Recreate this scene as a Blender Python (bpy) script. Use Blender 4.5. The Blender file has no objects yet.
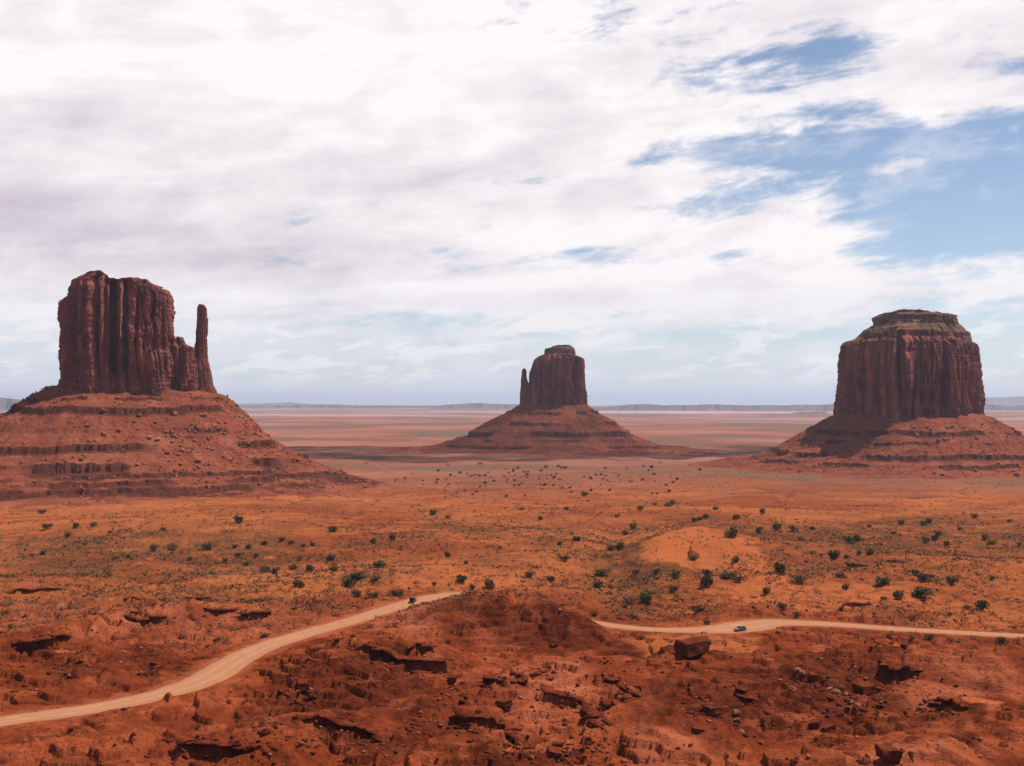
import bpy, bmesh, math, random
import numpy as np
from mathutils import Vector, Matrix, noise as mnoise

random.seed(7); rng = np.random.default_rng(7)
scene = bpy.context.scene
COL = scene.collection
R = math.radians

# ------------------------------------------------------------------ camera
F = 1098.0; CX, CY = 512.0, 383.0; CAMZ = 80.0; HOR = 403.0
PITCH = math.atan((HOR - CY) / F)
cam_d = bpy.data.cameras.new("camera"); cam = bpy.data.objects.new("camera", cam_d); COL.objects.link(cam)
cam_d.sensor_width = 36.0; cam_d.lens = 36.0 * F / 1024.0
cam_d.clip_start = 0.5; cam_d.clip_end = 200000.0
cam.location = (0, 0, CAMZ); cam.rotation_euler = (math.pi / 2 + PITCH, 0, 0)
scene.camera = cam

# ------------------------------------------------------------------ sun, sky, exposure
SUN_EL, SUN_AZ = 63.0, 70.0       # azimuth measured from the view direction (+Y) towards the right (+X)
SV = Vector((math.cos(R(SUN_EL)) * math.sin(R(SUN_AZ)), math.cos(R(SUN_EL)) * math.cos(R(SUN_AZ)), math.sin(R(SUN_EL))))
sun_d = bpy.data.lights.new("sun", 'SUN'); sun = bpy.data.objects.new("sun", sun_d); COL.objects.link(sun)
sun_d.energy = 4.5; sun_d.angle = R(0.5); sun_d.color = (1.0, 0.94, 0.85)
sun.rotation_euler = SV.to_track_quat('Z', 'Y').to_euler(); sun.location = (200, 200, 900)
scene.view_settings.view_transform = 'Standard'; scene.view_settings.look = 'None'
scene.view_settings.exposure = 0.38; scene.view_settings.gamma = 1.0
scene.view_settings.use_curve_mapping = False
SKY_STRENGTH = 0.093
CLOUD_GAIN = 8.2
scene.cycles.volume_bounces = 0
scene.cycles.max_bounces = 6


class NT:
    """small helper that writes node trees"""
    def __init__(s, tree):
        s.t = tree; s.n = tree.nodes; s.l = tree.links; s.n.clear()
    def put(s, sock, v):
        if v is None: return
        if isinstance(v, bpy.types.NodeSocket): s.l.new(v, sock)
        else: sock.default_value = v
    def node(s, typ, **kw):
        n = s.n.new(typ)
        for k, v in kw.items(): setattr(n, k, v)
        return n
    def math(s, op, a, b=None, c=None, clamp=False):
        n = s.node('ShaderNodeMath', operation=op, use_clamp=clamp)
        s.put(n.inputs[0], a); s.put(n.inputs[1], b); s.put(n.inputs[2], c)
        return n.outputs[0]
    def vmath(s, op, a, b=None):
        n = s.node('ShaderNodeVectorMath', operation=op); s.put(n.inputs[0], a); s.put(n.inputs[1], b)
        return n.outputs[0]
    def mix(s, f, a, b, mode='MIX'):
        n = s.node('ShaderNodeMix', data_type='RGBA', blend_type=mode)
        s.put(n.inputs[0], f)
        for i, v in ((6, a), (7, b)):
            if isinstance(v, tuple) and len(v) == 3: v = (*v, 1)
            s.put(n.inputs[i], v)
        return n.outputs[2]
    def noise(s, vec, scale, detail=4, rough=0.55, dist=0.0):
        n = s.node('ShaderNodeTexNoise'); s.put(n.inputs['Vector'], vec)
        n.inputs['Scale'].default_value = scale; n.inputs['Detail'].default_value = detail
        n.inputs['Roughness'].default_value = rough; n.inputs['Distortion'].default_value = dist
        return n.outputs['Fac']
    def step(s, v, a, b):
        n = s.node('ShaderNodeMapRange', interpolation_type='SMOOTHSTEP'); s.put(n.inputs[0], v)
        n.inputs[1].default_value = a; n.inputs[2].default_value = b
        return n.outputs[0]
    def scale(s, v, sc):
        return s.vmath('MULTIPLY', v, sc)
    def attr(s, name):
        return s.node('ShaderNodeAttribute', attribute_name=name).outputs['Fac']


# world: Nishita sky with a cloud deck laid out by direction
world = bpy.data.worlds.new("World"); scene.world = world; world.use_nodes = True
w = NT(world.node_tree)
sky = w.node('ShaderNodeTexSky', sky_type='NISHITA', sun_disc=False)
sky.sun_elevation = R(SUN_EL); sky.sun_rotation = R(SUN_AZ); sky.altitude = 1600.0
sky.air_density = 1.0; sky.dust_density = 1.0; sky.ozone_density = 1.0
gen = w.node('ShaderNodeTexCoord').outputs['Generated']
sep = w.node('ShaderNodeSeparateXYZ'); w.l.new(gen, sep.inputs[0])
dx, dy, dz = sep.outputs
az = w.math('ARCTAN2', dx, dy); el = w.math('ARCSINE', dz)
zz = w.math('ADD', w.math('MAXIMUM', dz, 0.0), 0.15)
cmb = w.node('ShaderNodeCombineXYZ')
w.put(cmb.inputs[0], w.math('DIVIDE', dx, zz)); w.put(cmb.inputs[1], w.math('DIVIDE', dy, zz)); w.put(cmb.inputs[2], 0.37)
uv = cmb.outputs[0]
rot = w.node('ShaderNodeVectorRotate', rotation_type='Z_AXIS'); w.l.new(uv, rot.inputs['Vector']); rot.inputs['Angle'].default_value = R(14)
uvs = w.scale(rot.outputs[0], (0.75, 1.35, 1.0))
nA = w.noise(uvs, 1.15, 10, 0.62, 0.35)
ang = w.node('ShaderNodeCombineXYZ'); w.put(ang.inputs[0], az); w.put(ang.inputs[1], w.math('SUBTRACT', w.math('MULTIPLY', el, 1.0), w.math('MULTIPLY', az, .10))); w.put(ang.inputs[2], 0.11)
nS = w.noise(w.scale(ang.outputs[0], (0.30, 1.7, 1.0)), 10.0, 11, 0.62, 0.45)      # long streaks
nP = w.noise(w.scale(ang.outputs[0], (0.75, 1.8, 1.0)), 17.0, 11, 0.64, 0.25)      # puffs and wisps
nW = w.noise(w.scale(ang.outputs[0], (0.45, 1.7, 1.0)), 28.0, 9, 0.62, 0.4)
def blob(px, py, rx, ry, amp):
    a = w.math('DIVIDE', w.math('SUBTRACT', az, math.atan((px - 512) / F)), rx / F)
    e = w.math('DIVIDE', w.math('SUBTRACT', el, math.atan((HOR - py) / F)), ry / F)
    r2 = w.math('ADD', w.math('MULTIPLY', a, a), w.math('MULTIPLY', e, e))
    return w.math('MULTIPLY', w.math('EXPONENT', w.math('MULTIPLY', r2, -1.0)), amp)
holes = None
for b in [(975, 212, 125, 52, .36), (765, 70, 130, 26, .17), (730, 154, 110, 15, .24), (880, 165, 110, 22, .12),
          (1010, 95, 60, 16, .12), (585, 255, 90, 10, .17), (640, 288, 60, 9, .17), (450, 318, 110, 13, .20), (660, 210, 60, 12, .15),
          (790, 225, 60, 12, .10), (640, 335, 340, 10, .11), (250, 372, 500, 20, .06), (960, 330, 120, 16, .13), (540, 158, 60, 8, .08),
          (560, 40, 60, 20, .08), (150, 375, 200, 12, .08), (900, 372, 220, 14, .1)]:
    v = blob(*b); holes = v if holes is None else w.math('ADD', holes, v)
for b in [(120, 130, 440, 150, -.24), (420, 60, 200, 90, -.10), (930, 15, 220, 26, -.12), (960, 118, 90, 11, -.12), (700, 240, 190, 14, -.10), (900, 178, 60, 8, -.15),
          (740, 292, 240, 16, -.13), (850, 100, 120, 12, -.06)]:
    holes = w.math('ADD', holes, blob(*b))
dens = w.math('ADD', w.math('MULTIPLY', nA, 0.30), w.math('MULTIPLY', nS, 0.75))
dens = w.math('ADD', dens, w.math('ADD', w.math('MULTIPLY', nP, 0.58), w.math('MULTIPLY', nW, 0.52)))
dens = w.math('SUBTRACT', dens, w.math('ADD', holes, 0.495))
holes = None
aaz = w.math('ABSOLUTE', az)
open_sky = w.math('MAXIMUM', w.step(el, .44, .75), w.step(aaz, .9, 1.5))     # deck opened out of view, overhead and behind, to darken the fill light
dens = w.math('SUBTRACT', dens, w.math('MULTIPLY', open_sky, .18))
alpha = w.math('ADD', w.math('MULTIPLY', w.step(dens, 0.39, 0.615), .98), .02)
veil = w.math('MULTIPLY', w.step(w.math('ADD', w.math('MULTIPLY', nP, .5), w.math('MULTIPLY', nS, .5)), .44, .62), .42)     # thin wisps inside the blue
alpha = w.math('MAXIMUM', alpha, w.math('MULTIPLY', veil, w.math('SUBTRACT', 1.0, open_sky)))
shade = w.noise(w.vmath('ADD', uvs, (1.7, 9.2, 0)), 0.85, 7, 0.55, 0.6)
grey = w.math('ADD', w.math('MULTIPLY', w.math('SUBTRACT', shade, 0.5), 1.2), blob(90, 245, 300, 46, .75))
grey = w.math('ADD', grey, w.math('ADD', blob(60, 150, 250, 30, .34), blob(420, 190, 260, 30, .18)))
grey = w.math('ADD', grey, w.math('MULTIPLY', w.math('SUBTRACT', nS, 0.5), 1.35))
grey = w.math('SUBTRACT', grey, w.math('MULTIPLY', w.math('SUBTRACT', nP, 0.5), 1.2))
grey = w.math('ADD', grey, .02)
grey = w.math('MINIMUM', w.math('MAXIMUM', grey, 0.0), 1.0)
ccol = w.mix(grey, (1.03 * CLOUD_GAIN, 0.98 * CLOUD_GAIN, 0.99 * CLOUD_GAIN), (0.57 * CLOUD_GAIN, 0.505 * CLOUD_GAIN, 0.595 * CLOUD_GAIN))
low = w.step(el, 0.125, 0.0)                              # the deck thins into milky air towards the horizon
ccol = w.mix(w.math('MULTIPLY', low, 0.45), ccol, (0.70 * CLOUD_GAIN, 0.76 * CLOUD_GAIN, 0.84 * CLOUD_GAIN))
skyc = w.mix(1.0, sky.outputs[0], (1.0, 0.96, 0.94), 'MULTIPLY')
final = w.mix(alpha, skyc, ccol)
final = w.mix(w.math('MULTIPLY', low, 0.75), final, (0.68 * CLOUD_GAIN, 0.745 * CLOUD_GAIN, 0.83 * CLOUD_GAIN))
nL = w.noise(w.scale(ang.outputs[0], (0.8, 3.2, 1.0)), 20.0, 10, 0.66, 0.3)     # small far cumulus low over the land
puff = w.math('MULTIPLY', w.step(nL, 0.50, 0.60), w.math('MULTIPLY', w.step(el, 0.004, 0.03), w.step(el, 0.125, 0.05)))
final = w.mix(w.math('MULTIPLY', puff, .60), final, (1.0 * CLOUD_GAIN, 0.97 * CLOUD_GAIN, 0.98 * CLOUD_GAIN))
bg = w.node('ShaderNodeBackground'); w.l.new(final, bg.inputs[0]); bg.inputs[1].default_value = SKY_STRENGTH
wo = w.node('ShaderNodeOutputWorld'); w.l.new(bg.outputs[0], wo.inputs[0])

# ------------------------------------------------------------------ noise in numpy
def _h(ix, iy, iz, seed):
    h = (ix.astype(np.int64) * 374761393 + iy.astype(np.int64) * 668265263 + iz * 2147483647 + seed * 974634777) & 0xFFFFFFFF
    h = ((h ^ (h >> 13)) * 1274126177) & 0xFFFFFFFF
    h = ((h ^ (h >> 16)) * 2246822519) & 0xFFFFFFFF
    return (h ^ (h >> 15)) & 0xFFFFFFFF
def perlin(x, y, seed=0):
    x = np.asarray(x, float); y = np.asarray(y, float)
    x0 = np.floor(x); y0 = np.floor(y); fx = x - x0; fy = y - y0
    u = fx * fx * fx * (fx * (fx * 6 - 15) + 10); v = fy * fy * fy * (fy * (fy * 6 - 15) + 10)
    def g(i, j):
        a = _h(x0 + i, y0 + j, 0, seed) * (2 * math.pi / 4294967296.0)
        return np.cos(a) * (fx - i) + np.sin(a) * (fy - j)
    return ((g(0, 0) * (1 - u) + g(1, 0) * u) * (1 - v) + (g(0, 1) * (1 - u) + g(1, 1) * u) * v) * 1.5
def fbm(x, y, octs=4, seed=0, gain=0.5):
    t = 0; a = 1.0; f = 1.0
    for o in range(octs):
        t = t + a * perlin(x * f + 13.7 * o, y * f - 7.1 * o, seed + o); a *= gain; f *= 2.03
    return t
def ridged(x, y, octs=4, seed=0, gain=0.5):
    t = 0; a = 1.0; f = 1.0
    for o in range(octs):
        t = t + a * (1 - np.abs(perlin(x * f + 3.7 * o, y * f + 9.1 * o, seed + o)) * 1.6); a *= gain; f *= 2.03
    return t
def cell(i, j, seed=0):
    return _h(np.floor(np.asarray(i, float)), np.floor(np.asarray(j, float)), 0, seed) / 4294967296.0
def sst(x, a, b):
    t = np.clip((x - a) / (b - a), 0, 1); return t * t * (3 - 2 * t)

# ------------------------------------------------------------------ pixel helpers
CP, SP = math.cos(PITCH), math.sin(PITCH)
def ray(px, py):
    a = (px - CX) / F; b = (CY - py) / F
    return np.array((a, CP - b * SP, SP + b * CP))
def on_z(px, py, z=0.0):
    r = ray(px, py); t = (z - CAMZ) / r[2]
    return r * t + np.array((0, 0, CAMZ))
def at_d(px, py, d):
    r = ray(px, py); return r * (d / r[1]) + np.array((0, 0, CAMZ))

# ------------------------------------------------------------------ terrain height
def base_h(x, y):
    d = np.hypot(x, y)
    z = np.interp(d, [0, 4, 12, 165, 200, 450, 1000, 1500, 2500, 5000, 200000], [78.2, 78, 71, 8, 1, 0, -8, -15, -25, -31, -31])
    # the camera stands on a rim; behind it the mesa goes on
    back = sst(-y, -10, 60); return z * (1 - back) + 76 * back * (d < 3000) + z * back * (d >= 3000)

RIDGES = [  # (px, py, distance) along each crest, slope of its flanks
    ([(330, 628, 398), (385, 617, 398), (430, 605, 402), (455, 596, 408), (490, 593.5, 410), (528, 596, 406), (560, 605, 398), (582, 632, 376), (598, 655, 360)], .36),
    ([(262, 700, 292), (300, 676, 305), (330, 657, 314), (365, 646, 318), (400, 659, 314), (445, 668, 308)], .42),
    ([(365, 646, 318), (420, 627, 365), (455, 612, 390)], .34),
    ([(640, 668, 318), (578, 661, 306), (530, 668, 300), (490, 684, 286), (462, 696, 276), (455, 730, 255)], .33),
    ([(578, 661, 306), (615, 690, 282), (650, 718, 262), (700, 740, 248)], .30),
    ([(1100, 650, 322), (1024, 652, 322), (950, 655, 330), (886, 640, 340), (850, 655, 330), (800, 688, 300), (770, 705, 288)], .36),
    ([(1100, 700, 258), (1024, 716, 252), (900, 738, 240), (800, 750, 233), (700, 768, 226)], .30),
    ([(120, 712, 279), (165, 698, 289), (196, 687, 299), (225, 694, 292), (262, 700, 290)], .42),
    ([(262, 668, 330), (283, 644, 350), (320, 640, 360), (360, 632, 380)], .40),
    ([(-80, 640, 355), (0, 634, 362), (40, 630, 368), (85, 640, 360), (140, 655, 345)], .30),
    ([(-80, 742, 246), (0, 738, 249), (70, 733, 252), (140, 742, 244), (210, 742, 241), (280, 728, 250), (330, 712, 262), (390, 730, 252)], .36),
    ([(80, 620, 392), (135, 606, 415), (200, 600, 425), (270, 606, 415)], .22),
    ([(640, 549, 585), (664, 535, 610), (700, 527, 625), (735, 536, 590), (760, 552, 555), (800, 578, 515)], .24),
    ([(740, 580, 505), (830, 572, 520), (950, 560, 540), (1060, 565, 540)], .10),
    ([(600, 600, 440), (640, 612, 415), (670, 622, 402)], .20),
]
GULLY = np.array([on_z(a, b) for a, b in ((612, 500), (622, 530), (618, 560), (630, 590), (645, 612))])
RID = []
for pts, sl in RIDGES:
    RID.append(([at_d(*p) for p in pts], sl))

ROAD = [(-120, 730, 5.2), (-40, 726, 4.7), (30, 717, 5.0), (100, 707, 5.2), (160, 694, 5.4), (205, 679, 6.4), (236, 660, 6.0), (268, 645, 5.6), (310, 632, 5.2), (350, 621, 5.2), (385, 610, 5.4), (412, 602, 5.6), (436, 596.5, 5.4), (462, 594, 5.0)]
road_pts = [on_z(a, b) for a, b, _ in ROAD]; road_hw = [c for *_, c in ROAD]
for (x, y, h_) in [(-10, 449, 4.0), (6, 438, 3.8), (18, 424, 3.8)]:
    road_pts.append(np.array((x, y, 0.0))); road_hw.append(h_)
for (a, b, c) in [(586, 621, 3.6), (640, 628.5, 3.6), (690, 630, 5), (725, 628.5, 8), (750, 625.5, 9), (775, 622.5, 6.5), (830, 624, 4.4), (900, 629, 4.0), (1024, 636, 4.0), (1120, 641, 4.0), (1260, 646, 4)]:
    road_pts.append(on_z(a, b)); road_hw.append(c)
road_pts = np.array(road_pts)[:, :2]; road_hw = np.array(road_hw)
def catmull(P, n):
    P = np.asarray(P, float); Q = np.vstack([2 * P[0] - P[1], P, 2 * P[-1] - P[-2]]); out = []
    for i in range(1, len(Q) - 2):
        p0, p1, p2, p3 = Q[i - 1:i + 3]
        for t in np.linspace(0, 1, n, endpoint=False):
            out.append(.5 * (2 * p1 + (p2 - p0) * t + (2 * p0 - 5 * p1 + 4 * p2 - p3) * t * t + (3 * p1 - p0 - 3 * p2 + p3) * t ** 3))
    out.append(Q[-2]); return np.array(out)
road_c = catmull(np.column_stack([road_pts, road_hw]), 14)
def poly_dist(x, y, P):
    """distance to a polyline, parameter along it, signed side"""
    best = np.full(x.shape, 1e9); par = np.zeros(x.shape); side = np.zeros(x.shape)
    for i in range(len(P) - 1):
        ax, ay = P[i][0], P[i][1]; bx, by = P[i + 1][0] - ax, P[i + 1][1] - ay
        L2 = bx * bx + by * by + 1e-9
        t = np.clip(((x - ax) * bx + (y - ay) * by) / L2, 0, 1)
        d = np.hypot(x - ax - t * bx, y - ay - t * by); m = d < best
        best = np.where(m, d, best); par = np.where(m, i + t, par)
        side = np.where(m, np.sign(bx * (y - ay) - by * (x - ax)), side)
    return best, par, side

SCARPS = []       # filled after the first pass: (world polyline, drop, fall-off)
def terrain(x, y, scarps=True):
    x = np.asarray(x, float); y = np.asarray(y, float)
    shp = x.shape; x = x.ravel(); y = y.ravel()
    d = np.hypot(x, y)
    near = 1 - sst(d, 430, 620); mid = sst(d, 380, 520) * (1 - sst(d, 2500, 4500))
    z = base_h(x, y)
    z = z + mid * (3.8 * fbm(x / 170, y / 170, 4, 11) - 1.8 * np.exp(-(perlin(x / 130, y / 130, 13) / .06) ** 2) + 0.5 * fbm(x / 22, y / 22, 3, 15)) + sst(d, 700, 2500) * 4 * fbm(x / 900, y / 900, 3, 17)
    z = z + sst(d, 3500, 9000) * 14 * fbm(x / 5000, y / 5000, 3, 19)
    I = np.where((d > 140) & (d < 800) & (y > 60))[0]
    if len(I):
        xi, yi = x[I], y[I]; zi = z[I]; ni = near[I] * sst(d[I], 150, 215)
        wx = xi + 5 * fbm(xi / 26, yi / 26, 3, 21); wy = yi + 5 * fbm(xi / 26, yi / 26, 3, 25)
        for P, sl in RID:
            P = np.array(P); lo = P[:, :2].min(0) - 70; hi = P[:, :2].max(0) + 70
            k = np.where((wx > lo[0]) & (wx < hi[0]) & (wy > lo[1]) & (wy < hi[1]))[0]
            if not len(k): continue
            dd, par, _ = poly_dist(wx[k], wy[k], P)
            cz = np.interp(par, np.arange(len(P)), P[:, 2])
            rr = cz - sl * (np.sqrt(dd * dd + 36) - 6)
            a, b = zi[k], rr; kk = 1.6
            hmx = np.clip(.5 + .5 * (b - a) / kk, 0, 1)
            zi[k] = a * (1 - hmx) + b * hmx + kk * hmx * (1 - hmx)
        dd, par, _ = poly_dist(wx, wy, GULLY); zi = zi - 5.5 * np.exp(-(dd / 15) ** 2) * sst(par, 0, .8)
        # broad spurs, kept off the road
        dd, par, _ = poly_dist(xi, yi, road_c[::8]); zi = zi + ni * sst(dd, 8, 38) * 2.6 * (ridged(wx / 62 + 1.3, wy / 85, 2, 47) - 1.0)
        # gullied badland relief
        rr = ridged(wx / 30, wy / 30, 4, 31)
        zi = zi + ni * (2.3 * (rr - 1.15) - 1.5 * np.exp(-(perlin(wx / 21 + 3, wy / 21, 39) / .13) ** 2) + 0.38 * fbm(wx / 6, wy / 6, 3, 35) + .10 * fbm(xi / 1.6, yi / 1.6, 2, 37))
        # bedding: small irregular steps
        wob = 0.7 * fbm(xi / 36, yi / 36, 3, 41) + .13 * fbm(xi / 5, yi / 5, 3, 43); q = zi / 1.8 + wob; fr = q - np.floor(q)
        st = (np.floor(q) + sst(fr, 0.68, 0.80) + .12 * fr) * 1.8 - 1.8 * wob
        m = ni * sst(fbm(xi / 40 + 5, yi / 40, 4, 45), -.25, .08)
        zi = zi * (1 - m * .92) + st * m * .92
        if scarps:
            for P, drop, fall in SCARPS:
                P = np.array(P); lo = P[:, :2].min(0) - fall * 3; hi = P[:, :2].max(0) + fall * 3
                k = np.where((xi > lo[0]) & (xi < hi[0]) & (yi > lo[1]) & (yi < hi[1]))[0]
                if not len(k): continue
                jx = xi[k] + 1.4 * fbm(xi[k] / 6, yi[k] / 6, 3, 51); jy = yi[k] + 1.4 * fbm(xi[k] / 6, yi[k] / 6, 3, 55)
                dd, par, sd = poly_dist(jx, jy, P)
                endf = sst(np.minimum(par, len(P) - 1 - par), 0.0, 0.9)
                low = drop * np.exp(-dd / fall) * endf
                zi[k] = zi[k] + np.where(sd < 0, -low * .75 * sst(dd, 0.0, .5), low * .25)
        # graded bed of the road
        dd, par, _ = poly_dist(xi, yi, road_c[::4])
        hw = np.interp(par, np.arange(len(road_c[::4])), road_c[::4, 2])
        t = sst(dd - hw, 9.0, 1.0)
        zi = zi * (1 - t) + 0.0 * t - 0.12 * sst(dd - hw, 0.6, -0.6)
        z[I] = zi
    return z.reshape(shp)

def march(px, py, scarps=True):
    r = ray(px, py)
    t = np.concatenate([np.linspace(150, 620, 1900), np.geomspace(621, 4500, 1500)]) / r[1]
    h = CAMZ + r[2] * t - terrain(r[0] * t, r[1] * t, scarps)
    k = np.where(h < 0)[0]
    k = k[0] if len(k) else len(t) - 1
    tt = t[k]; return np.array((r[0] * tt, r[1] * tt, CAMZ + r[2] * tt))

# photographed rock ledges: pixels along the lip, drop, fall-off, slab thickness, label
LEDGES = [
    ([(8, 645), (22, 644), (45, 640), (70, 634)], 4.2, 10, 1.6, 'broad rock slab overhanging a black hollow at far left, before the road'),
    ([(352, 650), (366, 645), (385, 652), (402, 660), (425, 663), (448, 667)], 1.8, 9, .7, 'thin dark rock rim along the crest of the brown mound before the road bend'),
    ([(455, 690), (468, 700), (470, 714), (488, 720), (510, 730), (522, 744), (532, 760)], 2.6, 7, 1.1, 'long jagged dark ledge winding down to the bottom edge at centre'),
    ([(548, 689), (566, 694), (582, 700), (592, 712), (598, 728)], 2.3, 7, 1.0, 'curved broken ledge beside the smooth pinkish bench, right of the winding ledge'),
    ([(180, 746), (205, 747), (235, 745), (268, 748)], 2.2, 7, 1.0, 'straight dark ledge in the bottom left foreground'),
    ([(306, 716), (325, 720), (346, 722), (370, 732), (396, 739)], 2.2, 7, .9, 'bright red topped ledge with black underside left of the winding ledge'),
    ([(878, 666), (892, 670), (906, 676), (920, 679)], 3.0, 8, 1.2, 'black shadowed ledge under the small peak at right'),
    ([(604, 680), (618, 682), (632, 690), (645, 697)], 1.8, 7, .9, 'dark crumbling ledge on the slope right of centre'),
    ([(126, 615), (140, 617), (155, 618), (168, 616)], 3.0, 14, 1.1, 'wide red ledge with a dark undercut behind the road at left'),
    ([(122, 599), (138, 599), (153, 598)], 2.2, 14, .8, 'narrow ledge just behind the wide red ledge at left'),
    ([(188, 598), (200, 599), (212, 597)], 1.8, 14, .7, 'short ledge among orange boulders behind the road, right of the narrow ledge'),
    ([(203, 609), (222, 610), (240, 608)], 1.8, 14, .7, 'low ledge above the straight stretch of road at left'),
    ([(242, 614), (258, 614), (271, 612)], 1.8, 12, .7, 'low ledge closest behind the upper left stretch of road'),
    ([(8, 593), (25, 591), (45, 589), (65, 588)], 1.8, 16, .7, 'long faint ledge near the left edge below the grassy flat'),
    ([(845, 562), (858, 565), (872, 566)], 2.6, 18, 1.0, 'dark red ledge on the plain right of the sand dune'),
    ([(876, 563), (890, 561), (906, 562)], 2.0, 18, .8, 'thin red ledge continuing right of the dark red ledge on the plain'),
    ([(838, 603), (853, 604), (872, 602)], 1.6, 14, .6, 'low red ledge just above the road at right'),
    ([(735, 690), (748, 700), (760, 712)], 1.8, 7, .8, 'broken ledge on the gullied slope below the parked grey car'),
    ([(935, 700), (950, 703), (966, 708)], 1.6, 7, .8, 'short dark ledge amid pale rubble at lower right'),
    ([(408, 652), (420, 646), (432, 650)], 1.6, 6, .8, 'small ledge above the end of the thin dark rim'),
    ([(480, 683), (500, 681), (525, 676), (548, 668)], 1.2, 6, .5, 'faint rocky lip leading up the back of the pinkish bench'),
]
led_w = []
for pts, drop, fall, th, lab in LEDGES:
    P = [march(px, py, False) for px, py in pts]
    # order so that the camera side is the "right" hand (negative side)
    led_w.append(np.array(P))
for P, (pts, drop, fall, th, lab) in zip(led_w, LEDGES):
    a, b = P[0], P[-1]
    sidecam = (b[0] - a[0]) * (0 - a[1]) - (b[1] - a[1]) * (0 - a[0])
    Q = P if sidecam < 0 else P[::-1]
    SCARPS.append((Q, drop * (1.0 if drop > 4 else .62), fall * (1.2 if drop > 4 else 2.3)))

# ------------------------------------------------------------------ mesh helpers
def mesh_grid(name, V, nu, nv, mat, parent=None, wrap=False, smooth=True, attrs=None):
    """V: (nu*nv,3), u rows, v columns"""
    me = bpy.data.meshes.new(name)
    cols = nv if wrap else nv - 1
    i, j = np.meshgrid(np.arange(nu - 1), np.arange(cols), indexing='ij'); j2 = (j + 1) % nv
    Q = np.stack([i * nv + j, i * nv + j2, (i + 1) * nv + j2, (i + 1) * nv + j], -1).reshape(-1, 4)
    fill(me, V, Q)
    if smooth: me.polygons.foreach_set('use_smooth', np.ones(len(Q), bool))
    for k, v in (attrs or {}).items():
        a = me.attributes.new(k, 'FLOAT', 'POINT'); a.data.foreach_set('value', np.ascontiguousarray(v, np.float32).ravel())
    me.materials.append(mat); me.update()
    o = bpy.data.objects.new(name, me); COL.objects.link(o); o.parent = parent
    return o
def fill(me, V, Q):
    V = np.ascontiguousarray(V, np.float32); Q = np.ascontiguousarray(Q, np.int32); k = Q.shape[1]
    me.vertices.add(len(V)); me.vertices.foreach_set('co', V.ravel())
    me.loops.add(Q.size); me.loops.foreach_set('vertex_index', Q.ravel())
    me.polygons.add(len(Q)); me.polygons.foreach_set('loop_start', np.arange(0, Q.size, k, dtype=np.int32))
    me.polygons.foreach_set('loop_total', np.full(len(Q), k, np.int32))
    me.update(calc_edges=True)
def mesh_obj(name, V, Q, mat, parent=None, smooth=False):
    me = bpy.data.meshes.new(name); fill(me, V, Q)
    if smooth: me.polygons.foreach_set('use_smooth', np.ones(len(Q), bool))
    if mat: me.materials.append(mat)
    o = bpy.data.objects.new(name, me); COL.objects.link(o); o.parent = parent
    return o
def tag(o, label=None, cat=None, group=None, kind=None):
    if label: o['label'] = label
    if cat: o['category'] = cat
    if group: o['group'] = group
    if kind: o['kind'] = kind
    return o
def empty(name, loc, rz=0.0):
    o = bpy.data.objects.new(name, None); COL.objects.link(o); o.location = loc; o.rotation_euler = (0, 0, rz)
    o.empty_display_size = 1.0
    return o

# ------------------------------------------------------------------ materials
def material(name, rough=1.0, spec=0.0):
    m = bpy.data.materials.new(name); m.use_nodes = True
    t = NT(m.node_tree)
    b = t.node('ShaderNodeBsdfPrincipled'); o = t.node('ShaderNodeOutputMaterial'); t.l.new(b.outputs[0], o.inputs[0])
    b.inputs['Roughness'].default_value = rough; b.inputs['Specular IOR Level'].default_value = spec
    return m, t, b
def bump(t, b, h, dist, strength=1.0):
    n = t.node('ShaderNodeBump'); n.inputs['Distance'].default_value = dist; n.inputs['Strength'].default_value = strength
    t.put(n.inputs['Height'], h); t.l.new(n.outputs[0], b.inputs['Normal'])
def geo(t): return t.node('ShaderNodeNewGeometry')

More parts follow.
